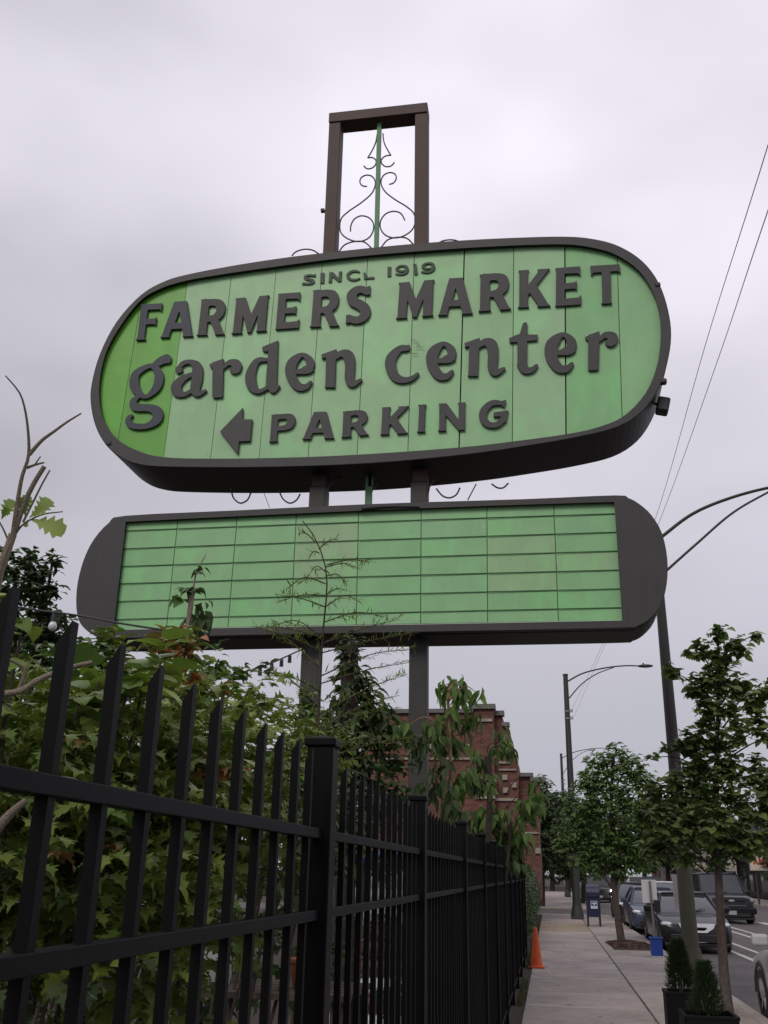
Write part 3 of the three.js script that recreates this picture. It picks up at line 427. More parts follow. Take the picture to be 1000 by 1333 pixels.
// ---------------------------------------------------------------- leaves
// a template is a row of [along, half width, lift of the edge, dip of the midrib]; every leaf is folded along its midrib and arched
const LEAF = {
  oval: [[0, 0.03, 0], [0.18, 0.2, 0.04], [0.42, 0.3, 0.06], [0.7, 0.2, 0.03], [1, 0.01, -0.06]],
  broad: [[0, 0.05, 0], [0.1, 0.3, 0.04], [0.35, 0.46, 0.09], [0.65, 0.36, 0.06], [0.85, 0.18, 0.0], [1, 0.02, -0.1]],
  lobed: [[0, 0.03, 0], [0.1, 0.08, 0.01], [0.24, 0.34, 0.07], [0.31, 0.13, 0.02], [0.38, 0.17, 0.03], [0.58, 0.47, 0.09], [0.6, 0.2, 0.03], [0.76, 0.3, 0.02], [0.8, 0.12, -0.02], [1, 0.015, -0.12]],
  oak: [[0, 0.02, 0], [0.22, 0.08, 0.01], [0.33, 0.24, 0.03], [0.4, 0.12, 0.01], [0.52, 0.34, 0.05], [0.6, 0.18, 0.02], [0.74, 0.36, 0.04], [0.82, 0.22, 0.0], [0.94, 0.2, -0.03], [1, 0.03, -0.05]],
  hang: [[0, 0.03, 0], [0.2, 0.17, 0.05], [0.45, 0.2, 0.06], [0.75, 0.12, 0.04], [1, 0.01, 0.0]],
  needle: [[0, 0.05, 0], [0.5, 0.07, 0.0], [1, 0.01, 0]],
};
const ARCH = { hang: 0.28, lobed: 0.1, broad: 0.14, oval: 0.1, oak: 0.08, needle: 0.02 };
function template(k) {
  const rows = LEAF[k], v = [], idx = [];
  rows.forEach(([t, w, lift], i) => { const z = -ARCH[k] * t * t; v.push([-w, t + (k === 'lobed' || k === 'oak' ? w * 0.18 : 0), z + lift], [0, t, z - 0.015], [w, t + (k === 'lobed' || k === 'oak' ? w * 0.18 : 0), z + lift]); if (i) { const a = (i - 1) * 3, b = i * 3; idx.push(a, a + 1, b + 1, a, b + 1, b, a + 1, a + 2, b + 2, a + 1, b + 2, b + 1); } });
  return { v, idx };
}
const TPL = {}; for (const k of Object.keys(LEAF)) TPL[k] = template(k);
const leafGeo = {}; for (const k of Object.keys(LEAF)) { const g = new THREE.BufferGeometry(); g.setAttribute('position', new THREE.BufferAttribute(new Float32Array(TPL[k].v.flat()), 3)); g.setIndex(TPL[k].idx); g.computeVertexNormals(); leafGeo[k] = g; }
class Leaves {
  constructor() { this.p = []; this.i = []; this.c = []; }
  add(L) {
    const { v, idx } = TPL[L.k], b = this.p.length / 3, { X, Y, Z } = L;
    for (const [x, y, z] of v) { this.p.push(L.p.x + L.s * (x * X.x + y * Y.x + z * L.q * Z.x), L.p.y + L.s * (x * X.y + y * Y.y + z * L.q * Z.y), L.p.z + L.s * (x * X.z + y * Y.z + z * L.q * Z.z)); this.c.push(...L.c); }
    for (const n of idx) this.i.push(b + n);
  }
  build(name, parent, extra) {
    const g = new THREE.BufferGeometry(); g.setAttribute('position', new THREE.BufferAttribute(new Float32Array(this.p), 3)); g.setAttribute('color', new THREE.BufferAttribute(new Float32Array(this.c), 3)); g.setIndex(this.i); g.computeVertexNormals();
    return part(name, g, leafM, parent, extra);
  }
}
const pick = (pal) => { const a = pal[Math.floor(rnd() * pal.length)], j = rr(0.8, 1.22); return [a[0] * j * rr(0.92, 1.08), a[1] * j, a[2] * j * rr(0.9, 1.1)]; };
function leaf(k, p, dir, size, pal, tilt = 1) {              // dir: where the leaf points; its face looks up and outwards
  const Y = dir.clone().normalize(), up = V(rr(-tilt, tilt) * 0.6, 1, rr(-tilt, tilt) * 0.6), X = Y.clone().cross(up).normalize(), Z = X.clone().cross(Y).normalize();
  return { k, p, s: size, q: k === 'broad' ? rr(0.4, 1.5) : rr(0.5, 2.8), X, Y, Z, c: pick(pal) };
}
const gauss = () => (rnd() + rnd() + rnd() - 1.5) / 1.5;
const ball = () => { for (;;) { const a = V(rr(-1, 1), rr(-1, 1), rr(-1, 1)); if (a.lengthSq() <= 1 && a.lengthSq() > 0.01) return a; } };
// leaves of a clump: sprays of a few leaves on short twigs, more of them towards the outside
function clumpLeaves(out, c, r, n, k, size, pal, o = {}) {
  const per = o.per || 5, R = Array.isArray(r) ? V(...r) : V(r, r, r), tilt = o.tilt ?? 1;
  for (let s = 0; s < n / per; s++) {
    const b = ball(), rad = Math.pow(b.length(), 0.55), u = b.clone().normalize(), tip = u.clone().multiplyScalar(rad).multiply(R).add(c);
    const heading = u.clone().multiply(V(1, 0.5, 1)).add(V(gauss() * 0.5, o.lift ?? 0.1, gauss() * 0.5)).normalize();
    for (let i = 0; i < per; i++) {
      const a = (i / per) * 6.28 + rr(0, 1), side = V(Math.cos(a), rr(-0.3, 0.3), Math.sin(a)), d = heading.clone().multiplyScalar(0.5).add(side).add(V(0, o.droop ?? -0.25, 0)).normalize();
      out.push(leaf(k, tip.clone().addScaledVector(heading, -(i / per) * size * 1.1), d, size * rr(0.5, 1.2), pal, tilt));
    }
  }
}
const dark = [[0.04, 0.075, 0.018], [0.053, 0.094, 0.023], [0.065, 0.115, 0.028]];
const mid = [[0.091, 0.163, 0.034], [0.111, 0.195, 0.038], [0.13, 0.227, 0.043], [0.078, 0.143, 0.031]];
const lime = [[0.216, 0.312, 0.048], [0.248, 0.353, 0.056], [0.192, 0.287, 0.044]];
const olive = [[0.188, 0.247, 0.033], [0.219, 0.286, 0.04], [0.163, 0.221, 0.031], [0.138, 0.215, 0.03]];
const orange = [[0.42, 0.13, 0.05], [0.36, 0.15, 0.055], [0.32, 0.17, 0.055]];
const shoot = [[0.36, 0.19, 0.06], [0.3, 0.22, 0.055], [0.4, 0.16, 0.06], [0.2, 0.2, 0.04]];
const twigM = std([0.085, 0.068, 0.045], 0.9, { map: scaled(barkT, 3) });
// a plant made of clumps given by where they stand: [x, y, z, radius, leaves, kind, size, palette, options]
function plant(name, label, category, base, clumps, o = {}) {
  const t = thing(name, label, category, [base.x, base.y, base.z], 0, o.group), all = [], stems = [], loc = (v) => v.clone().sub(base);
  for (const c of clumps) {
    const ctr = c.c; clumpLeaves(all, loc(ctr), c.r, c.n, c.k, c.s, c.pal, c.o);
    if (c.stem !== 0) { const q = loc(ctr), foot = c.from ? loc(c.from) : V(rr(-0.05, 0.05), 0, rr(-0.05, 0.05)), m = foot.clone().lerp(q, 0.55).add(V(rr(-0.06, 0.06), rr(0, 0.12), rr(-0.06, 0.06))); stems.push(tube([foot, m, q], o.thick || 0.012, (o.thick || 0.012) * 0.35, 8, 5)); }
  }
  if (o.trunk) stems.push(...o.trunk.map(([pts, a, b]) => tube(pts.map(loc), a, b, pts.length * 5, 8)));
  const st = stems.length ? part(o.stemName || 'stem', stems, o.bark || M.bark, t) : null;
  if (o.near) {                                               // the leaves that show largest are meshes of their own
    const eye = loc(EYE); for (const l of all) l.d = l.p.distanceTo(eye) + (o.bias ? o.bias(l) : 0);
    all.sort((a, b) => a.d - b.d); const mats = new Map();
    const matOf = (c) => { const k = c.map((v) => Math.round(Math.log(v) * 2.2)).join(); if (!mats.has(k)) mats.set(k, new THREE.MeshPhysicalMaterial({ color: new THREE.Color().setRGB(...c), roughness: 0.65, specularIntensity: 0.5, transmission: 0.55, thickness: 0, side: THREE.DoubleSide })); return mats.get(k); };
    for (const l of all.splice(0, o.near)) { const m = part('leaf', leafGeo[l.k], matOf(l.c), t); m.quaternion.setFromRotationMatrix(new THREE.Matrix4().makeBasis(l.X, l.Y, l.Z)); m.position.copy(l.p); m.scale.set(l.s * rr(0.85, 1.1), l.s, l.s * l.q); }
  }
  const L = new Leaves(); for (const l of all) L.add(l);
  if (all.length) L.build(o.crown || 'foliage', t, o.crown ? undefined : { kind: 'stuff' });
  if (o.more) o.more(t, loc);
  return t;
}
const far = (px, py, d) => EYE.clone().addScaledVector(ray(px, py), d);                   // the point at distance d that a pixel shows
const onFloor = (v) => V(v.x, 0, v.z);
const cl = (px, py, d, r, n, k, s, pal, o, stem) => ({ c: far(px, py, d), r, n, k, s, pal, o, stem });

// ---------------------------------------------------------------- plants behind the fence
{
  // big lobed-leaf shrub right behind the near panels
  const b1 = V(-1.15, 0, -1.9);
  plant('lobed_leaf_shrub', 'large green shrub with lobed leaves and a few orange ones behind the nearest fence panel', 'shrub', b1, [
    cl(20, 1010, 2.0, 0.22, 609, 'lobed', 0.051, olive), cl(110, 990, 2.15, 0.22, 638, 'lobed', 0.050, olive), cl(205, 1000, 2.3, 0.22, 609, 'lobed', 0.050, olive), cl(285, 1015, 2.5, 0.22, 551, 'lobed', 0.048, olive),
    cl(60, 1095, 2.0, 0.25, 493, 'lobed', 0.055, olive), cl(150, 1090, 2.2, 0.25, 551, 'lobed', 0.055, olive), cl(230, 1085, 2.4, 0.25, 493, 'lobed', 0.051, olive), cl(310, 1070, 2.6, 0.22, 348, 'lobed', 0.048, olive), cl(140, 1175, 2.1, 0.22, 348, 'lobed', 0.058, olive),
    cl(50, 1190, 2.0, 0.22, 217, 'lobed', 0.058, dark), cl(230, 1165, 2.4, 0.22, 217, 'lobed', 0.053, olive), cl(140, 1315, 2.2, 0.16, 130, 'lobed', 0.053, olive), cl(235, 1270, 2.4, 0.14, 101, 'lobed', 0.050, olive), cl(320, 960, 2.8, 0.2, 319, 'lobed', 0.046, olive), cl(60, 950, 2.3, 0.16, 232, 'lobed', 0.048, olive),
    cl(105, 970, 1.95, 0.035, 6, 'lobed', 0.045, orange, {}, 0), cl(300, 1000, 2.2, 0.03, 6, 'lobed', 0.048, orange, {}, 0), cl(75, 1100, 1.85, 0.035, 5, 'lobed', 0.045, orange, {}, 0), cl(145, 1098, 1.95, 0.03, 5, 'lobed', 0.048, orange, {}, 0), cl(252, 992, 2.2, 0.03, 6, 'lobed', 0.048, orange, {}, 0),
  ], { near: 290, thick: 0.012, more: (t, loc) => {
    const twig = (pts, d, r) => part('twig', tube(pts.map(([x, y]) => loc(far(x, y, d))), r, r * 0.6, 16, 6), M.paleBark, t);
    twig([[-10, 904], [25, 900], [50, 885], [95, 868], [120, 862]], 1.75, 0.006); twig([[25, 898], [32, 872], [20, 862], [0, 855]], 1.76, 0.004); twig([[68, 1013], [95, 1016], [122, 1026]], 1.7, 0.005); twig([[-5, 1080], [15, 1058], [34, 1042]], 1.6, 0.008);
  } });
  // pale yellow-green broad leaves
  plant('broad_leaf_plant', 'yellow-green plant with very large leaves near the second and third picket tips', 'plant', V(-1.05, 0, -1.75), [
    cl(130, 888, 2.0, 0.09, 12, 'broad', 0.08, lime, { per: 4, droop: -0.1 }), cl(190, 880, 2.1, 0.1, 14, 'broad', 0.085, lime, { per: 4, droop: -0.1 }), cl(165, 905, 2.0, 0.1, 12, 'broad', 0.09, lime, { per: 4 }), cl(105, 905, 1.95, 0.1, 12, 'broad', 0.095, mid, { per: 4 }),
    cl(20, 850, 1.9, 0.04, 6, 'broad', 0.06, lime, { per: 3 }), cl(30, 812, 1.9, 0.02, 3, 'broad', 0.05, lime, { per: 3 }), cl(10, 775, 1.9, 0.02, 3, 'broad', 0.045, lime, { per: 3 }),
  ], { near: 70, thick: 0.008 });
  // taller small-leaved shrub with orange shoots below the panel board
  plant('orange_tipped_shrub', 'tall small-leaved shrub with orange young shoots below the left corner of the panel board', 'shrub', V(-1.6, 0, -3.0), [
    cl(100, 885, 3.0, 0.15, 260, 'oval', 0.05, mid), cl(55, 905, 3.0, 0.16, 220, 'oval', 0.05, mid), cl(160, 880, 3.1, 0.13, 190, 'oval', 0.05, olive), cl(225, 890, 3.2, 0.15, 230, 'oval', 0.05, olive), cl(240, 940, 3.2, 0.18, 240, 'oval', 0.05, olive), cl(292, 905, 3.3, 0.13, 150, 'oval', 0.048, mid), cl(120, 838, 3.0, 0.07, 46, 'oval', 0.045, mid), cl(140, 862, 3.0, 0.1, 90, 'oval', 0.048, olive),
    cl(285, 858, 3.3, 0.06, 34, 'oval', 0.05, mid), cl(212, 835, 2.9, 0.045, 22, 'oval', 0.052, shoot, { lift: 0.5 }), cl(246, 834, 2.9, 0.045, 22, 'oval', 0.052, shoot, { lift: 0.5 }), cl(215, 862, 2.85, 0.05, 18, 'oval', 0.05, shoot), cl(250, 876, 2.85, 0.05, 18, 'oval', 0.05, shoot), cl(232, 850, 2.95, 0.09, 50, 'oval', 0.048, olive), cl(296, 890, 3.1, 0.02, 4, 'oval', 0.05, orange), cl(325, 895, 3.4, 0.12, 50, 'oval', 0.05, dark), cl(180, 940, 3.4, 0.22, 240, 'oval', 0.055, mid),
  ], { near: 200, thick: 0.01 });
  plant('yellowish_shrub', 'low yellowish shrub between the leaning vines and the near fence post', 'shrub', V(-1.5, 0, -4.4), [
    cl(340, 985, 4.2, 0.24, 300, 'oval', 0.055, olive), cl(380, 985, 4.4, 0.22, 300, 'oval', 0.05, olive), cl(360, 1035, 4.3, 0.26, 300, 'oval', 0.055, mid), cl(330, 1070, 4.2, 0.3, 200, 'oval', 0.055, dark), cl(390, 1080, 4.4, 0.3, 170, 'hang', 0.1, dark, { droop: -0.5 }), cl(398, 940, 4.6, 0.12, 90, 'oval', 0.045, olive), cl(430, 985, 4.7, 0.18, 180, 'oval', 0.045, olive),
  ], { near: 60, thick: 0.012 });
  // dark mass behind: one shrub after another
  const hedge = [[20, 1050, 4.6, 0.6, 'dark rounded shrub at the far left behind the lobed-leaf shrub'], [150, 1050, 5.2, 0.6, 'dark shrub behind the second picket, left of the sign pole'], [270, 1050, 6.0, 0.6, 'dark shrub behind the small-leaved shrub with orange shoots'], [365, 1060, 7.0, 0.65, 'dark shrub just left of the left sign pole']];
  for (const [x, y, d, r, lab] of hedge) { const c = far(x, y, d); plant('dark_shrub', lab, 'shrub', onFloor(c), [{ c, r: [r, r * 0.8, r], n: 900, k: 'oval', s: 0.09, pal: dark }, { c: c.clone().add(V(0, -0.7, 0)), r: [r, r * 0.8, r], n: 500, k: 'oval', s: 0.1, pal: dark }], { thick: 0.02, group: 'dark shrubs behind the fence' }); }
  // sapling of fine twigs in front of the sign (drawn as a stem with whorls of thin branches)
  { const d = 4.4, b = onFloor(far(415, 985, d)), t = thing('feathery_sapling', 'thin feathery sapling with almost bare twigs in front of the panel board', 'tree', [b.x, b.y, b.z]), P = (x, y, q = 0) => far(x, y, d + q).sub(b);
    part('trunk', tube([V(0, 0, 0), P(413, 985), P(416, 900), P(420, 830), P(425, 745), P(410, 700), P(394, 678)], 0.014, 0.0025, 40, 6), twigM, t);
    const br = [[424, 760, 372, 768], [424, 775, 360, 785], [423, 790, 365, 775], [424, 750, 452, 762], [424, 738, 470, 742], [426, 735, 482, 732], [424, 790, 470, 785], [424, 775, 452, 770], [422, 810, 500, 803], [420, 830, 355, 815], [421, 830, 340, 815], [420, 838, 520, 806], [420, 850, 345, 820], [418, 850, 540, 825], [418, 870, 330, 815], [418, 880, 540, 845], [417, 890, 535, 862], [417, 900, 345, 880], [416, 920, 340, 868], [416, 930, 530, 878], [415, 945, 330, 905], [415, 950, 520, 905], [414, 960, 350, 945], [414, 975, 500, 925], [414, 985, 490, 960], [414, 990, 545, 960], [414, 1000, 370, 975], [414, 1010, 480, 985], [425, 745, 400, 752], [415, 715, 440, 702], [410, 705, 388, 695], [416, 720, 402, 728]];
    const geos = [], L = new Leaves(); for (const [x0, y0, x1, y1] of br) { const q = rr(-0.35, 0.35) * Math.abs(x1 - x0) / 80, a = P(x0, y0), c = P(x1, y1, q), m = a.clone().lerp(c, 0.55).add(V(0, rr(0.01, 0.05), 0)); geos.push(tube([a, m, c], 0.0032, 0.0013, 10, 4)); const n = Math.round(a.distanceTo(c) / 0.0065);
      for (let i = 2; i < n; i++) { const s = i / n, w = a.clone().multiplyScalar((1 - s) ** 2).addScaledVector(m, 2 * s * (1 - s)).addScaledVector(c, s * s).add(V(0, 0.008, 0)), dir = c.clone().sub(a).normalize().multiplyScalar(0.5).add(ball()); L.add(leaf('needle', w, dir, rr(0.018, 0.045), olive)); } }
    part('branch', geos, twigM, t); L.build('foliage', t, { kind: 'stuff' }); }
  // dark evergreen under the sign, climbing into the column between the poles
  { const d = 8.5, b = onFloor(far(455, 1000, d)); plant('dark_evergreen', 'dark narrow evergreen between the two sign poles, reaching the panel board', 'tree', b, [
    { c: far(456, 855, d), r: [0.13, 0.22, 0.13], n: 198, k: 'oval', s: 0.08, pal: dark }, { c: far(458, 885, d), r: [0.17, 0.22, 0.17], n: 235, k: 'oval', s: 0.09, pal: dark, o: { droop: -0.6 } }, { c: far(462, 925, d), r: [0.3, 0.3, 0.3], n: 372, k: 'hang', s: 0.12, pal: dark, o: { droop: -0.5 } }, { c: far(462, 965, d), r: [0.42, 0.4, 0.42], n: 496, k: 'hang', s: 0.12, pal: dark, o: { droop: -0.5 } }, { c: far(465, 1020, d), r: [0.5, 0.45, 0.5], n: 558, k: 'oval', s: 0.11, pal: dark }, { c: far(470, 1080, d), r: [0.5, 0.4, 0.5], n: 372, k: 'oval', s: 0.11, pal: dark }, { c: far(500, 960, d), r: [0.18, 0.16, 0.2], n: 99, k: 'oval', s: 0.08, pal: mid }, { c: far(505, 935, d), r: [0.14, 0.12, 0.16], n: 55, k: 'oval', s: 0.07, pal: dark }, { c: far(430, 985, d), r: [0.25, 0.25, 0.25], n: 186, k: 'oval', s: 0.09, pal: mid },
  ], { crown: 'crown', stemName: 'trunk', thick: 0.03, bark: M.darkBark, trunk: [[[b, far(456, 835, d)], 0.1, 0.075]] }); }
  // creeper on the left pole
  { const d = 11.3, b = onFloor(far(399, 1000, d)); plant('pole_creeper', 'green creeper climbing the foot of the left sign pole', 'plant', b, [{ c: far(400, 955, d), r: [0.2, 0.5, 0.16], n: 320, k: 'oval', s: 0.09, pal: mid }, { c: far(396, 925, d), r: [0.17, 0.3, 0.14], n: 160, k: 'oval', s: 0.08, pal: olive }, { c: far(400, 1020, d), r: [0.3, 0.5, 0.16], n: 300, k: 'oval', s: 0.09, pal: dark }], { thick: 0.015 }); }
  // bare oak sapling at the left edge
  { const d = 2.6, b = onFloor(far(-20, 900, d)); const P = (x, y, q = 0) => far(x, y, d + q).sub(b), t = thing('bare_sapling', 'nearly bare grey sapling with forked twigs and a few lobed leaves at the left edge', 'tree', [b.x, b.y, b.z]);
    part('trunk', tube([V(0, 0, 0), P(-12, 800), P(4, 730), P(17, 695)], 0.0135, 0.0105, 24, 8), M.paleBark, t);
    const tw = (pts, a, c) => part('branch', tube(pts.map(([x, y, q]) => P(x, y, q)), a, c, 24, 6), M.paleBark, t);
    tw([[17, 697], [22, 660], [29, 620], [37, 595], [37, 565], [32, 530], [26, 512], [17, 500], [7, 489]], 0.0075, 0.0018); tw([[38, 592], [55, 573], [70, 562], [88, 549], [106, 538]], 0.0055, 0.002); tw([[35, 609], [46, 605], [58, 602]], 0.004, 0.002); tw([[46, 604], [53, 594]], 0.002, 0.0015); tw([[20, 690], [32, 655], [45, 628], [58, 607]], 0.0068, 0.006); tw([[30, 680], [45, 650], [55, 630], [65, 612]], 0.003, 0.002); tw([[17, 700], [30, 683], [55, 670], [82, 666]], 0.003, 0.0015); tw([[14, 712], [5, 690], [-5, 672]], 0.003, 0.002); tw([[7, 722], [-4, 706]], 0.004, 0.003);
    const lf = (x0, y0, x1, y1, w = 1) => { const a = P(x0, y0), c = P(x1, y1, rr(-0.04, 0.04)), Y = c.clone().sub(a), s = Y.length(), L = leaf('oak', a, Y, s, lime, 0.4); const view = ray(x0, y0).negate(); L.Z = view.clone().addScaledVector(L.Y, -view.dot(L.Y)).add(V(0, 0.4, 0)).normalize(); L.X = L.Y.clone().cross(L.Z).normalize(); L.Z = L.X.clone().cross(L.Y).normalize(); const m = part('leaf', leafGeo.oak, new THREE.MeshPhysicalMaterial({ color: new THREE.Color().setRGB(...L.c), roughness: 0.5, transmission: 0.35, thickness: 0, side: THREE.DoubleSide }), t); m.quaternion.setFromRotationMatrix(new THREE.Matrix4().makeBasis(L.X, L.Y, L.Z)); m.position.copy(L.p); m.scale.setScalar(s); };
    lf(44, 672, 66, 648); lf(40, 676, 84, 690); lf(33, 672, 30, 647); lf(36, 676, 33, 686); lf(28, 672, 36, 645); lf(2, 676, 17, 650); lf(0, 672, -14, 655); lf(38, 674, 58, 660); lf(2, 674, 10, 662); }
  // leafy pale-stemmed sapling before the panel board
  { const d = 4.6, b = onFloor(far(236, 985, d)); const P = (x, y) => far(x, y, d); plant('pale_stem_sapling', 'young pale-stemmed sapling with sparse dark leaves in front of the board second column', 'tree', b, [
    { c: P(262, 735), r: [0.05, 0.06, 0.05], n: 9, k: 'oval', s: 0.05, pal: dark, stem: 0 }, { c: P(254, 762), r: [0.06, 0.07, 0.06], n: 12, k: 'oval', s: 0.06, pal: dark, stem: 0 }, { c: P(252, 790), r: [0.08, 0.1, 0.07], n: 14, k: 'hang', s: 0.08, pal: dark, o: { droop: -0.9 }, stem: 0 }, { c: P(264, 800), r: [0.05, 0.06, 0.05], n: 8, k: 'hang', s: 0.1, pal: dark, o: { droop: -1 }, stem: 0 }, { c: P(236, 776), r: [0.04, 0.04, 0.04], n: 5, k: 'oval', s: 0.08, pal: mid, stem: 0 },
  ], { crown: 'crown', stemName: 'trunk', bark: std([0.42, 0.36, 0.3], 0.9, { map: scaled(barkT, 3) }), trunk: [[[b, P(240, 870), P(245, 815), P(250, 775)], 0.026, 0.013], [[P(250, 778), P(256, 745), P(268, 722)], 0.006, 0.0025]] }); }
  // drooping-leaved young trees along the fence
  const sap = (label, base, stem, r0, r1, bark, list, d) => plant('drooping_leaf_tree', label, 'tree', base, list.map(([x, y, r, n, s, pal]) => ({ c: far(x, y, d + rr(-0.25, 0.25)), r: r * 0.92, n: n * 0.62, k: 'hang', s: (s || 0.15) * 0.92, pal: pal || mid, o: { droop: -1.5, per: 4, tilt: 1.3 }, from: far(stem[0], y + 14, d) })), { crown: 'crown', stemName: 'trunk', bark, thick: 0.009, trunk: [[[base, far(stem[0] + 4, stem[1], d), far(stem[0], stem[2], d)], r0, r1]] });
  { const d = 8.2, b = onFloor(far(588, 1060, d)); sap('tallest young tree of drooping leaves with a thin tan stem right of the sign pole', b, [583, 1000, 905], 0.026, 0.012, M.tanBark, [[577, 893, 0.11, 26], [597, 905, 0.13, 34], [603, 885, 0.1, 22], [618, 900, 0.07, 10], [585, 930, 0.15, 50], [610, 935, 0.13, 40, 0.14], [565, 950, 0.15, 50], [590, 965, 0.15, 50], [530, 945, 0.14, 46, 0.14], [545, 965, 0.14, 44, 0.14, dark], [570, 1010, 0.18, 60, 0.15, dark], [600, 1015, 0.18, 66], [590, 1050, 0.16, 50, 0.15, dark]], d); }
  { const d = 10.5, b = V(-0.85, 0, far(634, 1060, d).z); sap('middle young tree of drooping leaves with a dark stem before the brick wall', b, [634, 1030, 985], 0.04, 0.03, M.darkBark, [[650, 965, 0.2, 60], [630, 995, 0.22, 70], [663, 975, 0.12, 20], [615, 1010, 0.2, 60, 0.16, dark], [640, 1015, 0.12, 20]], d); }
  { const d = 13, b = V(-0.8, 0, -12.6); sap('low spreading tree of light drooping leaves overhanging the fence', b, [660, 1075, 1050], 0.03, 0.02, M.darkBark, [[640, 1072, 0.32, 130, 0.2], [665, 1082, 0.32, 120, 0.2], [620, 1078, 0.28, 90, 0.2, dark], [648, 1056, 0.2, 60, 0.19], [684, 1050, 0.2, 60, 0.2], [698, 1036, 0.2, 60, 0.19], [694, 1018, 0.12, 22, 0.19], [665, 1105, 0.3, 90, 0.2, dark]], d); }
  { // dry leaf litter on the pavement
    const L = new Leaves(), g = [[0.09, 0.06, 0.035], [0.05, 0.04, 0.025], [0.12, 0.1, 0.05]]; for (let i = 0; i < 90; i++) { const z = -8 - rnd() * 34, x = rnd() < 0.6 ? -0.4 + Math.pow(rnd(), 2) * 0.8 : rr(-0.2, 2.2), a = rr(0, 6.28), l = leaf('oval', V(x, 0.012, z), V(Math.cos(a), 0.05, Math.sin(a)), rr(0.025, 0.06), g, 0.2); L.add(l); }
    L.build('leaf_litter', null, { kind: 'stuff', label: 'a few dry leaves scattered on the pavement' }); }
  { // weeds and grass at the foot of the fence
    const L = new Leaves(), g = [[0.09, 0.12, 0.03], [0.06, 0.09, 0.025], [0.12, 0.11, 0.05]]; for (let i = 0; i < 5200; i++) { const z = -Math.pow(rnd(), 0.8) * 34 - 3, x = -0.455 + gauss() * 0.05; if (fbm((-z % 34) / 34, 0.3, 24, 4, 2, 71) < 0.47) continue; L.add(leaf('needle', V(x, 0, z), V(gauss() * 0.7, 1, gauss() * 0.7), rr(0.03, 0.12), g)); }
    const m = L.build('grass_tufts', null, { kind: 'stuff', label: 'sparse weeds and grass along the foot of the fence' }); }
  // hedge that goes on behind the far fence panels
  { const t = thing('boundary_hedge', 'dark clipped hedge behind the far end of the fence', 'hedge', [-0.75, 0, -24]), all = []; for (let z = 15; z > -15; z -= 0.8) clumpLeaves(all, V(-0.35 + (z < -0 ? 0.3 : 0), 0.95, z), [0.42, 1.0, 0.65], z < 0 ? 420 : 330, 'oval', 0.11, dark); const L = new Leaves(); all.forEach((l) => L.add(l)); L.build('foliage', t, { kind: 'stuff' }); }
  // far dark trees at the left
  const bg = (label, d, list, k = 'oval', s = 0.16, pal = dark) => { const b = onFloor(far(list[0][0], 1000, d)); plant('dark_tree', label, 'tree', b, list.map(([x, y, r, n]) => ({ c: far(x, y, d), r, n, k, s, pal })), { crown: 'crown', stemName: 'trunk', thick: 0.06, bark: M.darkBark, trunk: [[[b, far(list[0][0], list[0][1], d)], 0.18, 0.06]] }); };
  bg('dark broken-crowned tree behind the bare sapling at the left edge', 15, [[20, 790, 0.7, 420], [45, 740, 0.32, 110], [20, 750, 0.45, 180], [68, 735, 0.22, 50], [58, 770, 0.3, 70], [8, 830, 0.9, 500], [60, 830, 0.6, 240], [30, 865, 0.9, 400], [75, 850, 0.4, 120]], 'oval', 0.17);
}

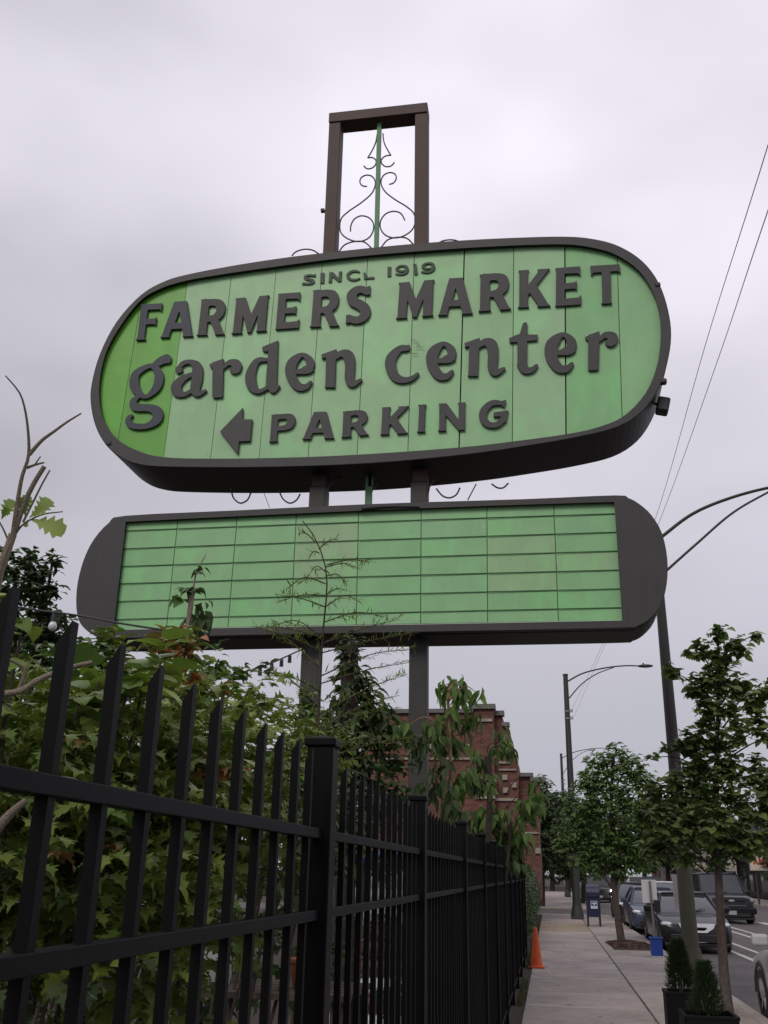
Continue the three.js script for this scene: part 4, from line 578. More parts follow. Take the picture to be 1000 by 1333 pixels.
// ---------------------------------------------------------------- kerbside trees
function streetTree(label, base, d, trunkPts, r0, r1, list, k, size, pal, barkM, o = {}) {
  plant('street_tree', label, 'tree', base, list.map(([x, y, r, n, q, from]) => ({ c: far(x, y, d + (q || 0)), r, n: n * (o.dense || 1.6), k, s: size, pal, o, from: from ? far(from[0], from[1], d) : far(lerp(trunkPts[trunkPts.length - 1][0], x, 0.15), y + 28, d) })), { crown: 'crown', stemName: 'trunk', bark: barkM, thick: o.thick || 0.014, trunk: [[[base, ...trunkPts.map(([x, y]) => far(x, y, d))], r0, r1]], group: 'young kerbside trees' });
}
{
  const d = 14.6, b = V(2.08, 0, -13.55);
  streetTree('nearer kerbside tree with a loose tiered crown in front of the lamp post', b, d, [[942, 1260], [936, 1150], [932, 1060], [934, 960], [936, 870], [934, 815]], 0.075, 0.012, [
    [934, 825, 0.16, 60], [915, 845, 0.17, 70], [960, 840, 0.18, 70], [983, 826, 0.1, 20], [940, 855, 0.2, 90], [898, 848, 0.09, 16], [935, 880, 0.26, 170], [905, 890, 0.2, 100], [880, 880, 0.08, 14, 0, [905, 892]], [868, 865, 0.06, 8, 0, [885, 882]], [875, 872, 0.05, 8, 0, [885, 882]], [960, 890, 0.22, 110, 0.2], [985, 905, 0.22, 100], [1010, 900, 0.2, 60], [920, 915, 0.22, 120], [945, 920, 0.2, 100, -0.2], [978, 920, 0.12, 40],
    [925, 955, 0.28, 200], [895, 965, 0.22, 120], [868, 975, 0.1, 22], [850, 985, 0.05, 8], [960, 950, 0.2, 100, -0.3], [990, 950, 0.22, 110], [1015, 960, 0.2, 60], [905, 990, 0.22, 120], [945, 985, 0.24, 130], [985, 1000, 0.22, 90, 0.2], [1000, 1020, 0.2, 80],
    [930, 1020, 0.38, 340], [885, 1025, 0.3, 230], [855, 1035, 0.22, 130], [975, 1035, 0.35, 260], [1010, 1050, 0.3, 160], [835, 1060, 0.17, 80], [870, 1070, 0.32, 250, -0.3], [915, 1070, 0.36, 300, -0.4], [960, 1075, 0.36, 280], [845, 1095, 0.2, 100], [885, 1100, 0.26, 170], [930, 1100, 0.24, 140], [975, 1100, 0.22, 110], [1005, 1090, 0.22, 110], [860, 1110, 0.15, 50], [905, 1040, 0.3, 180, 0.5],
  ], 'broad', 0.125, [[0.12, 0.18, 0.045], [0.145, 0.215, 0.05], [0.18, 0.26, 0.056], [0.1, 0.155, 0.042]], M.bark, { lift: 0.15, droop: -0.3, dense: 1.12 });
  const d2 = 27.2, b2 = V(1.72, 0, -26.9);
  streetTree('rounder kerbside tree with a dense crown beside the mailbox', b2, d2, [[800, 1160], [798, 1110], [796, 1050], [798, 985]], 0.1, 0.03, [
    [800, 985, 0.45, 170], [780, 1000, 0.5, 210], [820, 998, 0.45, 190], [762, 1015, 0.3, 90], [840, 1015, 0.35, 110], [790, 1025, 0.7, 420], [830, 1030, 0.6, 320], [760, 1045, 0.6, 320], [795, 1060, 0.8, 520], [845, 1060, 0.5, 240], [745, 1075, 0.5, 260], [775, 1085, 0.7, 420], [820, 1085, 0.7, 380], [850, 1085, 0.4, 150], [735, 1100, 0.3, 110], [760, 1110, 0.5, 240], [800, 1110, 0.6, 300], [835, 1110, 0.5, 200], [780, 1128, 0.35, 110], [812, 1128, 0.35, 110],
  ], 'oval', 0.17, [[0.115, 0.21, 0.058], [0.145, 0.25, 0.065], [0.1, 0.175, 0.052], [0.18, 0.28, 0.072]], M.bark, { lift: 0.2, thick: 0.03, dense: 1.4 });
}
// trees beyond the side street and along the far side of the road
{
  const T = (label, x, z, h, r, n, pal = dark, s = 0.3) => { const b = V(x, ROAD_Y, z), list = []; for (let i = 0; i < 11; i++) { const a = i * 2.4 + x, q = rr(0.15, 0.62) * r, y = h * lerp(0.3, 0.86, (i + rnd()) / 11); list.push({ c: V(x + q * Math.cos(a), y, z + q * Math.sin(a)), r: [r * rr(0.42, 0.6), r * rr(0.34, 0.46), r * rr(0.42, 0.6)], n: n / 4, k: 'oval', s, pal, from: V(x, h * 0.3, z) }); } list.push({ c: V(x, h * 0.88, z), r: r * 0.4, n: n / 5, k: 'oval', s, pal, from: V(x, h * 0.3, z) });
    plant('roadside_tree', label, 'tree', b, list, { crown: 'crown', stemName: 'trunk', thick: r * 0.03, bark: M.darkBark, trunk: [[[b, V(x + 0.1, h * 0.35, z), V(x, h * 0.7, z)], r * 0.07, r * 0.02]], group: 'trees further along the street' }); };
  T('dark tree beyond the side street, right of the brick building', -0.5, -58, 6.9, 2.5, 2400); T('dark tree at the left behind the side street, partly hidden by the building', -3.6, -64, 8, 3, 1500); T('dark tree closing the pavement in the distance', 0.2, -112, 9, 4.2, 1300, dark, 0.5); T('far dark tree over the oncoming cars on the left', 2.2, -128, 9.5, 4.2, 1200, dark, 0.6); T('far dark tree above the small far white car', 13.5, -122, 10, 4.5, 1300, dark, 0.6); T('far dark tree in the middle of the street end', 9.5, -185, 13, 6.5, 1000, dark, 0.9); T('dark tree further back left of the street lamp', -1.4, -72, 8.2, 2.6, 1300); T('tree leaning over the pavement beyond the crossing', 2.0, -66, 6.2, 2.2, 1200); T('tree just behind the farther street lamp', 1.4, -84, 8.4, 2.8, 1000, dark, 0.35);
  T('dark tree across the road behind the parked sedan', 17.5, -78, 8.0, 4.0, 1500, dark, 0.4); T('wide dark tree across the road behind the moving truck-like car', 18, -62, 7.6, 3.6, 1600, dark, 0.35); T('dark tree across the road left of the red and white shop sign', 15.6, -70, 6.4, 2.6, 900, dark, 0.35); T('small dark tree across the road at the end of the view', 16, -100, 9, 4, 900, dark, 0.5); T('far tree closing the street on the right', 12, -135, 11, 5, 900, dark, 0.7); T('far tree closing the street on the left', 3, -150, 11, 5, 900, dark, 0.7); T('faraway tree above the oncoming cars', 7.5, -165, 10, 5, 700, dark, 0.8);
}

// ---------------------------------------------------------------- brick building
{
  const Z = -38, b = thing('brick_building', 'red brick building with stepped parapet and pale stone bands behind the fence', 'building', [0, 0, 0]);
  const P = (x, y) => pl(x, y, Z), S = (l) => new THREE.Shape(l.map(([x, y]) => P(x, y)));
  ex(S([[470, 1175], [470, 928], [617, 925], [617, 921], [643, 920], [645, 1175]]), 9, Z - 9, 0, M.brick, 'wall', b);
  const wing = (l, dz, depth) => { const g = new THREE.ExtrudeGeometry(S(l), { depth, bevelEnabled: false }); g.translate(0, 0, Z - depth - dz); return part('wall', boxUV(g), M.brick, b); };
  wing([[643, 1175], [643, 929], [653, 929], [654, 942], [661, 943], [662, 966], [668, 970], [675, 1007], [675, 1175]], 0.35, 8); wing([[674, 1175], [674, 1008], [692, 1008], [693, 1015], [702, 1016], [701, 1082], [704, 1122], [704, 1175]], 0.7, 7.6);
  const slab = (x0, y0, x1, y1, m, name, dz = 0.05, th = 0.12) => { const a = P(x0, y0), c = P(x1, y1); part(name, box(Math.abs(c.x - a.x), Math.abs(a.y - c.y), th, (a.x + c.x) / 2, (a.y + c.y) / 2, Z + dz - th / 2 + 0.03), m, b); };
  slab(614, 917, 645, 923, M.greyCap, 'parapet_cap', 0.1, 0.5); slab(468, 924, 616, 928, M.greyCap, 'parapet_cap', 0.1, 0.5); slab(644, 924, 656, 930, M.greyCap, 'parapet_cap', -0.2, 0.5); slab(653, 939, 663, 944, M.greyCap, 'parapet_cap', -0.2, 0.5); slab(673, 1004, 694, 1009, M.greyCap, 'parapet_cap', -0.55, 0.5); slab(690, 1010, 711, 1016, M.greyCap, 'parapet_cap', -0.5, 0.7);
  slab(619, 936, 641, 939.5, M.stone, 'stone_band'); slab(500, 986.5, 620, 989, M.stone, 'stone_band'); slab(649, 990, 664, 993, M.stone, 'stone_band', -0.3); slab(620, 1036, 645, 1040, M.stone, 'stone_band'); slab(644, 1038, 674, 1042, M.stone, 'stone_band', -0.3); slab(683, 1082, 702, 1084.5, M.stone, 'stone_band', -0.65); slab(649, 1000, 672, 1002, M.stone, 'stone_band', -0.3);
  for (const [x, y, z] of [[609, 972, 0], [657, 1011, -0.3], [643, 1018, 0], [658, 1028, -0.3], [630, 1025, 0], [630, 1013, 0], [669, 1021, -0.3], [613, 1012, 0], [700, 1107, -0.65], [560, 972, 0]]) { const p = P(x, y); part('stone_block', box(0.2, 0.2, 0.08, p.x, p.y, Z + z + 0.02, 0.01), M.stone, b); }
  const win = new THREE.Group(); win.name = 'window'; b.add(win); const wa = P(521, 949), wb = P(530, 967), wc = wa.clone().add(wb).multiplyScalar(0.5);
  part('pane', box(wb.x - wa.x, wa.y - wb.y, 0.03, wc.x, wc.y, Z + 0.03), M.glass, win); part('frame', [box(0.06, wa.y - wb.y + 0.1, 0.1, wa.x - 0.03, wc.y, Z + 0.04), box(wb.x - wa.x + 0.2, 0.1, 0.14, wc.x, wa.y + 0.05, Z + 0.05), box(wb.x - wa.x + 0.2, 0.08, 0.14, wc.x, wb.y - 0.04, Z + 0.05)], M.stone, win);
}

// ---------------------------------------------------------------- street lamps and wires
const poleM = std([0.035, 0.03, 0.028], 0.55, { map: scaled(grainT, 2) }), poleG = std([0.085, 0.082, 0.05], 0.7, { map: scaled(grainT, 2), bumpMap: scaled(bumpT, 2), bumpScale: 0.002 }), poleD = std([0.03, 0.034, 0.032], 0.6, { map: scaled(grainT, 2) });
function streetLamp(label, base, H, r0, r1, low, high, arm, lowM, joint, clamps = true, rise = 1) {
  const t = thing('street_lamp', label, 'street lamp', base, 0, 'street lamps along the kerb');
  part('base', [box(r0 * 2.9, 0.1, r0 * 2.9, 0, 0.05, 0, 0.02), boxUV(new THREE.CylinderGeometry(r0 * 1.1, r0 * 1.5, 0.4, 16).translate(0, 0.3, 0))], lowM, t);
  const at = (y) => lerp(r0, r1, y / H);
  part('pole', bar(V(0, 0.05, 0), V(0, joint, 0), r0, at(joint), 16), lowM, t); part('pole', bar(V(0, joint, 0), V(0, H, 0), at(joint) * 0.985, r1, 16), poleM, t);
  part('pole_cap', new THREE.CylinderGeometry(r1 * 1.15, r1 * 1.15, 0.06, 14).translate(0, H + 0.02, 0), poleM, t);
  const j = V(arm * 0.62, high + 0.72 * arm * rise / 4, 0);
  part('arm', tube([V(r1, high, 0), V(arm * 0.2, high + 0.36 * arm * rise / 4, 0), V(arm * 0.4, high + 0.58 * arm * rise / 4, 0), j, V(arm * 0.8, high + 0.76 * arm * rise / 4, 0), V(arm * 0.93, high + 0.74 * arm * rise / 4, 0)], 0.034, 0.028, 30, 8), poleM, t);
  part('brace', tube([V(r1, low, 0), V(arm * 0.2, low + (high - low) * 0.75 + 0.05, 0), V(arm * 0.4, high + 0.36 * arm * rise / 4, 0), j.clone().add(V(0, -0.03, 0))], 0.026, 0.02, 24, 8), poleM, t);
  const hd = new THREE.SphereGeometry(1, 20, 12).scale(0.33, 0.07, 0.14).translate(arm * 0.93 + 0.28, high + 0.73 * arm * rise / 4, 0); part('lamp_head', [boxUV(hd), boxUV(new THREE.CylinderGeometry(0.03, 0.04, 0.08, 8).translate(arm * 0.93 + 0.2, high + 0.73 * arm * rise / 4 + 0.09, 0))], poleM, t);
  part('lens', new THREE.SphereGeometry(1, 18, 8, 0, 6.2832, 1.57, 1.57).scale(0.22, 0.06, 0.11).translate(arm * 0.93 + 0.3, high + 0.73 * arm * rise / 4 - 0.02, 0), M.lamp, t);
  if (clamps) for (const y of [low - 0.55, low - 0.85]) part('clamp', [boxUV(new THREE.CylinderGeometry(at(y) + 0.02, at(y) + 0.02, 0.035, 14).translate(0, y, 0)), box(0.14, 0.12, 0.08, 0.17, y + 0.03, 0)], M.steel, t);
  return t;
}
streetLamp('nearest street lamp with an olive lower pole, half hidden by the kerbside tree', [2.27, 0, -18.0], 7.95, 0.14, 0.075, 7.0, 7.72, 3.8, poleG, 3.1, false, 1.45);
streetLamp('middle street lamp standing in the open beside the blue mailbox', [1.0, 0, -41.2], 9.6, 0.17, 0.1, 8.62, 9.35, 3.3, poleD, 2.6);
streetLamp('farthest street lamp, small behind the middle one', [1.35, 0, -84], 11.2, 0.17, 0.1, 9.6, 10.9, 4.2, poleD, 2.6);
{
  const wire = (label, pts, r) => { const t = part('overhead_wire', tube(pts, r, r, 60, 5), std([0.42, 0.42, 0.44], 0.6)); Object.assign(t.userData, { label, category: 'wire', group: 'overhead wires along the kerb' }); };
  const A = onZ(1004, 176, -6), A2 = onZ(1004, 262, -6), B = onZ(848, 690, -18), B2 = onZ(854, 690, -18), C = onZ(744, 925, -41.2), ext = (a, b) => a.clone().lerp(b, -0.6);
  const sag = (a, b, s) => a.clone().lerp(b, 0.5).add(V(0, -s, 0));
  wire('left one of the two thin wires rising above the right end of the sign', [ext(A, B), A, onZ(921, 440, -10.5), B, sag(B, C, 0.1), C], 0.0045);
  wire('right one of the two thin wires rising above the right end of the sign', [ext(A2, B2), A2, onZ(934, 470, -10.5), B2, sag(B2, C, 0.18), C.clone().add(V(0.1, -0.25, 0))], 0.0045);
  const lights = (label, pts, bulbs, lit = true) => { const t = thing('string_lights', label, 'string lights', [0, 0, 0]); part('cable', tube(pts, 0.0055, 0.0055, 40, 5), M.black, t); for (const p of bulbs) { const q = new THREE.CatmullRomCurve3(pts).getPoint(p); part('socket', new THREE.CylinderGeometry(0.012, 0.014, 0.05, 10).translate(q.x, q.y - 0.03, q.z), M.black, t); if (lit) part('bulb', new THREE.SphereGeometry(0.022, 12, 10).scale(1, 1.25, 1).translate(q.x, q.y - 0.075, q.z), M.lamp, t); } };
  lights('string of garden bulbs left of the panel board corner', [far(-30, 780, 6), far(40, 793, 5.6), far(100, 801, 5.3), far(160, 812, 5), far(225, 822, 4.8)], [0.38]);
  lights('dark cable with empty lamp sockets under the panel board left of the pole', [far(200, 886, 5.5), far(280, 882, 5.9), far(340, 868, 6.4), far(392, 846, 7)], [0.55, 0.66, 0.75, 0.83, 0.9], false);
}

// ---------------------------------------------------------------- street furniture
{
  const t = thing('mailbox', 'dark blue street mailbox with a white emblem on legs by the middle lamp', 'mailbox', [1.42, 0, -35.9]);
  const blue = std([0.009, 0.013, 0.045], 0.4, { map: scaled(grainT, 2) }), sh = new THREE.Shape(); sh.moveTo(-0.3, 0.32); sh.lineTo(0.3, 0.32); sh.lineTo(0.3, 1.05); sh.absarc(0, 1.05, 0.3, 0, Math.PI, false); sh.lineTo(-0.3, 0.32);
  const body = new THREE.ExtrudeGeometry(sh, { depth: 0.5, bevelEnabled: true, bevelSize: 0.012, bevelThickness: 0.012, bevelSegments: 2, curveSegments: 16 }).translate(0, 0, -0.25).rotateY(Math.PI / 2); part('body', boxUV(body), blue, t).scale.set(0.86, 0.96, 0.8);
  for (const x of [-0.2, 0.2]) for (const z of [-0.2, 0.2]) part('leg', box(0.05, 0.36, 0.05, x, 0.18, z, 0.006), blue, t);
  part('hood', box(0.4, 0.16, 0.05, 0, 1.0, 0.255, 0.015), blue, t); part('handle', box(0.24, 0.03, 0.05, 0, 0.95, 0.29, 0.01), blue, t);
  const tex = canvasTex(128, 128, (c) => { c.fillStyle = '#c9cdd6'; c.fillRect(0, 0, 128, 128); c.fillStyle = '#1d2a57'; c.fillRect(8, 8, 112, 76); c.fillStyle = '#c9cdd6'; c.beginPath(); c.moveTo(14, 34); c.lineTo(96, 26); c.quadraticCurveTo(122, 30, 104, 44); c.lineTo(58, 76); c.lineTo(44, 76); c.lineTo(70, 46); c.lineTo(20, 46); c.fill(); c.fillStyle = '#55607c'; c.fillRect(14, 94, 100, 6); c.fillRect(14, 108, 80, 5); });
  const em = new THREE.PlaneGeometry(0.22, 0.24).translate(0.02, 0.68, 0); em.translate(0, 0, 0.262); part('emblem', em, new THREE.MeshStandardMaterial({ map: tex, roughness: 0.6 }), t);
}
{
  const t = thing('traffic_cone', 'orange traffic cone standing against the fence foot on the pavement', 'traffic cone', [-0.31, 0, -19.5]), o = std([0.75, 0.11, 0.02], 0.55, { map: scaled(grainT, 2) });
  part('base', box(0.3, 0.03, 0.3, 0, 0.018, 0, 0.012), o, t); part('cone', new THREE.LatheGeometry([[0.125, 0.03], [0.112, 0.06], [0.034, 0.66], [0.026, 0.68], [0.012, 0.68]].map((p) => new THREE.Vector2(...p)), 28), o, t);
}
{
  const t = thing('sign_post', 'short metal post with a blank white board by the parked sedan', 'sign', [2.2, 0, -23.3]);
  part('post', bar(V(0, 0, 0), V(-0.02, 1.52, 0), 0.028, 0.026, 10), std([0.2, 0.2, 0.19], 0.5, { metalness: 0.5 }), t); part('board', box(0.32, 0.48, 0.012, -0.04, 1.3, -0.035, 0.004), M.white, t);
  part('meter_box', box(0.13, 0.26, 0.12, 0.1, 1.0, 0.02, 0.02), M.black, t);
  const u = thing('blue_crate', 'small blue box around the foot of the white sign post', 'box', [2.2, 0, -23.1]), bm = std([0.012, 0.06, 0.32], 0.45, { map: scaled(grainT, 2) });
  part('side', [box(0.24, 0.36, 0.015, 0, 0.19, 0.1, 0.004), box(0.24, 0.36, 0.015, 0, 0.19, -0.1, 0.004), box(0.015, 0.36, 0.19, 0.112, 0.19, 0), box(0.015, 0.36, 0.19, -0.112, 0.19, 0)], bm, u); part('rim', [box(0.28, 0.03, 0.025, 0, 0.37, 0.115, 0.006), box(0.28, 0.03, 0.025, 0, 0.37, -0.115, 0.006), box(0.025, 0.03, 0.21, 0.128, 0.37, 0), box(0.025, 0.03, 0.21, -0.128, 0.37, 0)], bm, u); part('base', box(0.25, 0.015, 0.22, 0, 0.012, 0), M.white, u);
  const p = onZ(881.5, 1161, -18.25), w = part('white_board', [box(0.13, 0.56, 0.012, p.x, p.y, p.z, 0.004), bar(V(p.x + 0.05, p.y, p.z), V(2.27, p.y, -18.05), 0.012)], M.white); Object.assign(w.userData, { label: 'narrow white board fixed to the left of the nearest street lamp', category: 'sign' });
}
function planter(label, note, x, z, w, h, coneH, coneR, pal) {
  const t = thing('planter', 'black square planter ' + label, 'planter', [x, 0, z], 0, 'black planters at the kerb'), bk = new THREE.MeshPhysicalMaterial({ color: new THREE.Color().setRGB(0.005, 0.005, 0.005), roughness: 0.6, specularIntensity: 0.3, map: scaled(grainT, 3) });
  for (const [dx, dz, a] of [[0, w / 2, 0], [0, -w / 2, 0], [w / 2, 0, 1], [-w / 2, 0, 1]]) part('side', a ? box(0.02, h, w - 0.022, dx, h / 2, dz, 0.004) : box(w, h, 0.02, dx, h / 2, dz, 0.004), bk, t);
  part('rim', [box(w + 0.03, 0.03, 0.03, 0, h + 0.012, w / 2, 0.006), box(w + 0.03, 0.03, 0.03, 0, h + 0.012, -w / 2, 0.006), box(0.03, 0.03, w - 0.03, w / 2, h + 0.012, 0), box(0.03, 0.03, w - 0.03, -w / 2, h + 0.012, 0)], bk, t); part('soil', box(w - 0.04, 0.02, w - 0.04, 0, h - 0.05, 0), M.soil, t);
  const e = thing('dwarf_conifer', 'cone-shaped evergreen in the planter, ' + note, 'shrub', [x, h - 0.05, z], 0, 'evergreens in the kerb planters'); part('trunk', bar(V(0, 0, 0), V(0, coneH * 0.8, 0), 0.018, 0.006), M.bark, e);
  const L = new Leaves(); for (let i = 0; i < 2600; i++) { const u = Math.pow(rnd(), 0.8), a = rr(0, 6.283), lump = 0.5 + 0.9 * fbm(a / 6.283, u, 7, 5, 3, 77 + Math.round(x * 100)), y = 0.06 + u * (coneH - 0.06), R = coneR * Math.pow(1 - u, 0.75) * Math.min(1, 0.75 + u * 4) * rr(0.45, 1.06) * lump + 0.008; L.add(leaf('needle', V(R * Math.cos(a), y, R * Math.sin(a)), V(Math.cos(a) * 0.7, rr(0.4, 1.2), Math.sin(a) * 0.7), rr(0.03, 0.06) * 1.3, pal)); } L.build('crown', e);
}
planter('with the taller dark evergreen, left of the other one', 'the darker one on the left', 1.2, -10.5, 0.3, 0.56, 0.5, 0.135, [[0.022, 0.045, 0.012], [0.03, 0.055, 0.014]]);
planter('with the shorter light evergreen, right of the other one', 'the lighter one on the right', 1.34, -9.85, 0.44, 0.45, 0.47, 0.13, [[0.04, 0.075, 0.022], [0.05, 0.09, 0.025], [0.032, 0.06, 0.02]]);

// nursery goods glimpsed through the fence
{
  const bagW = std([0.75, 0.75, 0.76], 0.45), bagB = std([0.02, 0.06, 0.35], 0.45), bagR = std([0.11, 0.05, 0.04], 0.5), stack = (label, x, z, rows, mats) => rows.forEach((_, i) => { for (const s of [0, 1]) { const t = thing('soil_bag', `${['bottom', 'second', 'third', 'fourth', 'fifth', 'sixth', 'seventh', 'eighth', 'ninth', 'tenth', 'top'][i]} ${s ? 'right' : 'left'} bag of the pile seen through the fence`, 'bag', [x + s * 0.52 + rr(-0.02, 0.02), 0.16 + i * 0.145, z], rr(-0.06, 0.06), 'bagged soil piled behind the fence'); const g = new THREE.SphereGeometry(1, 20, 12), p = g.attributes.position; for (let k = 0; k < p.count; k++) { const a = [p.getX(k), p.getY(k), p.getZ(k)].map((v) => Math.sign(v) * Math.pow(Math.abs(v), 0.55)); p.setXYZ(k, a[0] * 0.27, a[1] * 0.085 + rr(-0.004, 0.004) + 0.075, a[2] * 0.2); } g.computeVertexNormals(); part('sack', boxUV(g), mats[i], t); part('seam', box(0.53, 0.012, 0.012, 0, 0.075, 0.205), mats[i], t); } });
  stack('', -1.95, -9.2, [0, 1, 2, 3, 4, 5, 6, 7, 8, 9, 10], [bagR, bagW, bagR, bagW, bagR, bagR, bagR, bagW, bagW, bagW, bagB]);
  const pal = thing('pallet', 'low wooden pallet under the bag pile', 'pallet', [-1.7, 0, -9.2]); for (let k = 0; k < 6; k++) part('board', box(0.14, 0.025, 0.6, -0.45 + k * 0.18, 0.143, 0), M.tanBark, pal); for (const z of [-0.25, 0, 0.25]) part('runner', box(1.1, 0.1, 0.07, 0, 0.078, z), M.tanBark, pal);
  const bench = thing('potting_bench', 'brown slatted nursery bench behind the near fence panel', 'bench', [-1.6, 0, -4.6]), bz = M.bark; for (let k = 0; k < 5; k++) part('slat', box(1.5, 0.025, 0.09, 0, 1.1, -0.22 + k * 0.11), bz, bench); for (const x of [-0.7, 0.7]) for (const z of [-0.2, 0.2]) part('leg', box(0.06, 1.07, 0.06, x, 0.55, z), bz, bench);
  const pot = (name, label, x, z, r, h, m) => { const t = thing(name, label, 'pot', [x, 1.114, z], 0, 'pots on the nursery bench'); part('body', new THREE.LatheGeometry([[0, 0], [r * 0.75, 0], [r, h * 0.85], [r * 1.1, h * 0.86], [r * 1.1, h], [r * 0.96, h], [r * 0.9, h * 0.85], [0, h * 0.8]].map((p) => new THREE.Vector2(...p)), 24), m, t); part('earth', new THREE.CylinderGeometry(r * 0.9, r * 0.9, 0.01, 16).translate(0, h * 0.86, 0), M.soil, t); };
  pot('plant_pot', 'left white plant pot on the nursery bench', -1.82, -4.55, 0.08, 0.15, M.white); pot('plant_pot', 'right white plant pot on the nursery bench', -1.52, -4.6, 0.09, 0.17, M.white); pot('plant_pot', 'terracotta plant pot at the right end of the nursery bench', -1.08, -4.55, 0.08, 0.12, std([0.3, 0.09, 0.045], 0.8));
}

// ---------------------------------------------------------------- cars
function loft(secs, profile, cap = true) {                    // skin over cross sections; profile(s) gives the right half from bottom centre to top centre
  const rows = secs.map((s) => { const h = profile(s); return [...h.map(([x, y]) => [x, y, s.z]), ...h.slice(1, -1).reverse().map(([x, y]) => [-x, y, s.z])]; }), n = rows[0].length, v = rows.flat(2), idx = [];
  for (let i = 0; i < rows.length - 1; i++) for (let j = 0; j < n; j++) { const a = i * n + j, b = i * n + (j + 1) % n, c = a + n, d = b + n; idx.push(a, b, d, a, d, c); }
  if (cap) for (const [r, f] of [[0, 1], [rows.length - 1, 0]]) for (let j = 1; j < n - 1; j++) idx.push(r * n, r * n + (f ? j + 1 : j), r * n + (f ? j : j + 1));
  const g = new THREE.BufferGeometry(); g.setAttribute('position', new THREE.BufferAttribute(new Float32Array(v), 3)); g.setIndex(idx); return toCreasedNormals(g, 0.55);
}
const tyreG = boxUV(new THREE.LatheGeometry([[0.2, -0.1], [0.29, -0.105], [0.325, -0.085], [0.33, 0], [0.325, 0.085], [0.29, 0.105], [0.2, 0.1]].map((p) => new THREE.Vector2(...p)), 28).rotateZ(Math.PI / 2));
const rimG = mergeGeometries([new THREE.CylinderGeometry(0.205, 0.205, 0.15, 24).rotateZ(Math.PI / 2), ...[0, 1, 2, 3, 4].map((k) => new THREE.BoxGeometry(0.02, 0.2, 0.05).translate(0.085, 0.1, 0).rotateX(k * 1.2566)), ...[0, 1, 2, 3, 4].map((k) => new THREE.BoxGeometry(0.02, 0.2, 0.05).translate(-0.085, 0.1, 0).rotateX(k * 1.2566))].map((g) => boxUV(g)));
const dimLamp = std([0.16, 0.16, 0.17], 0.15);
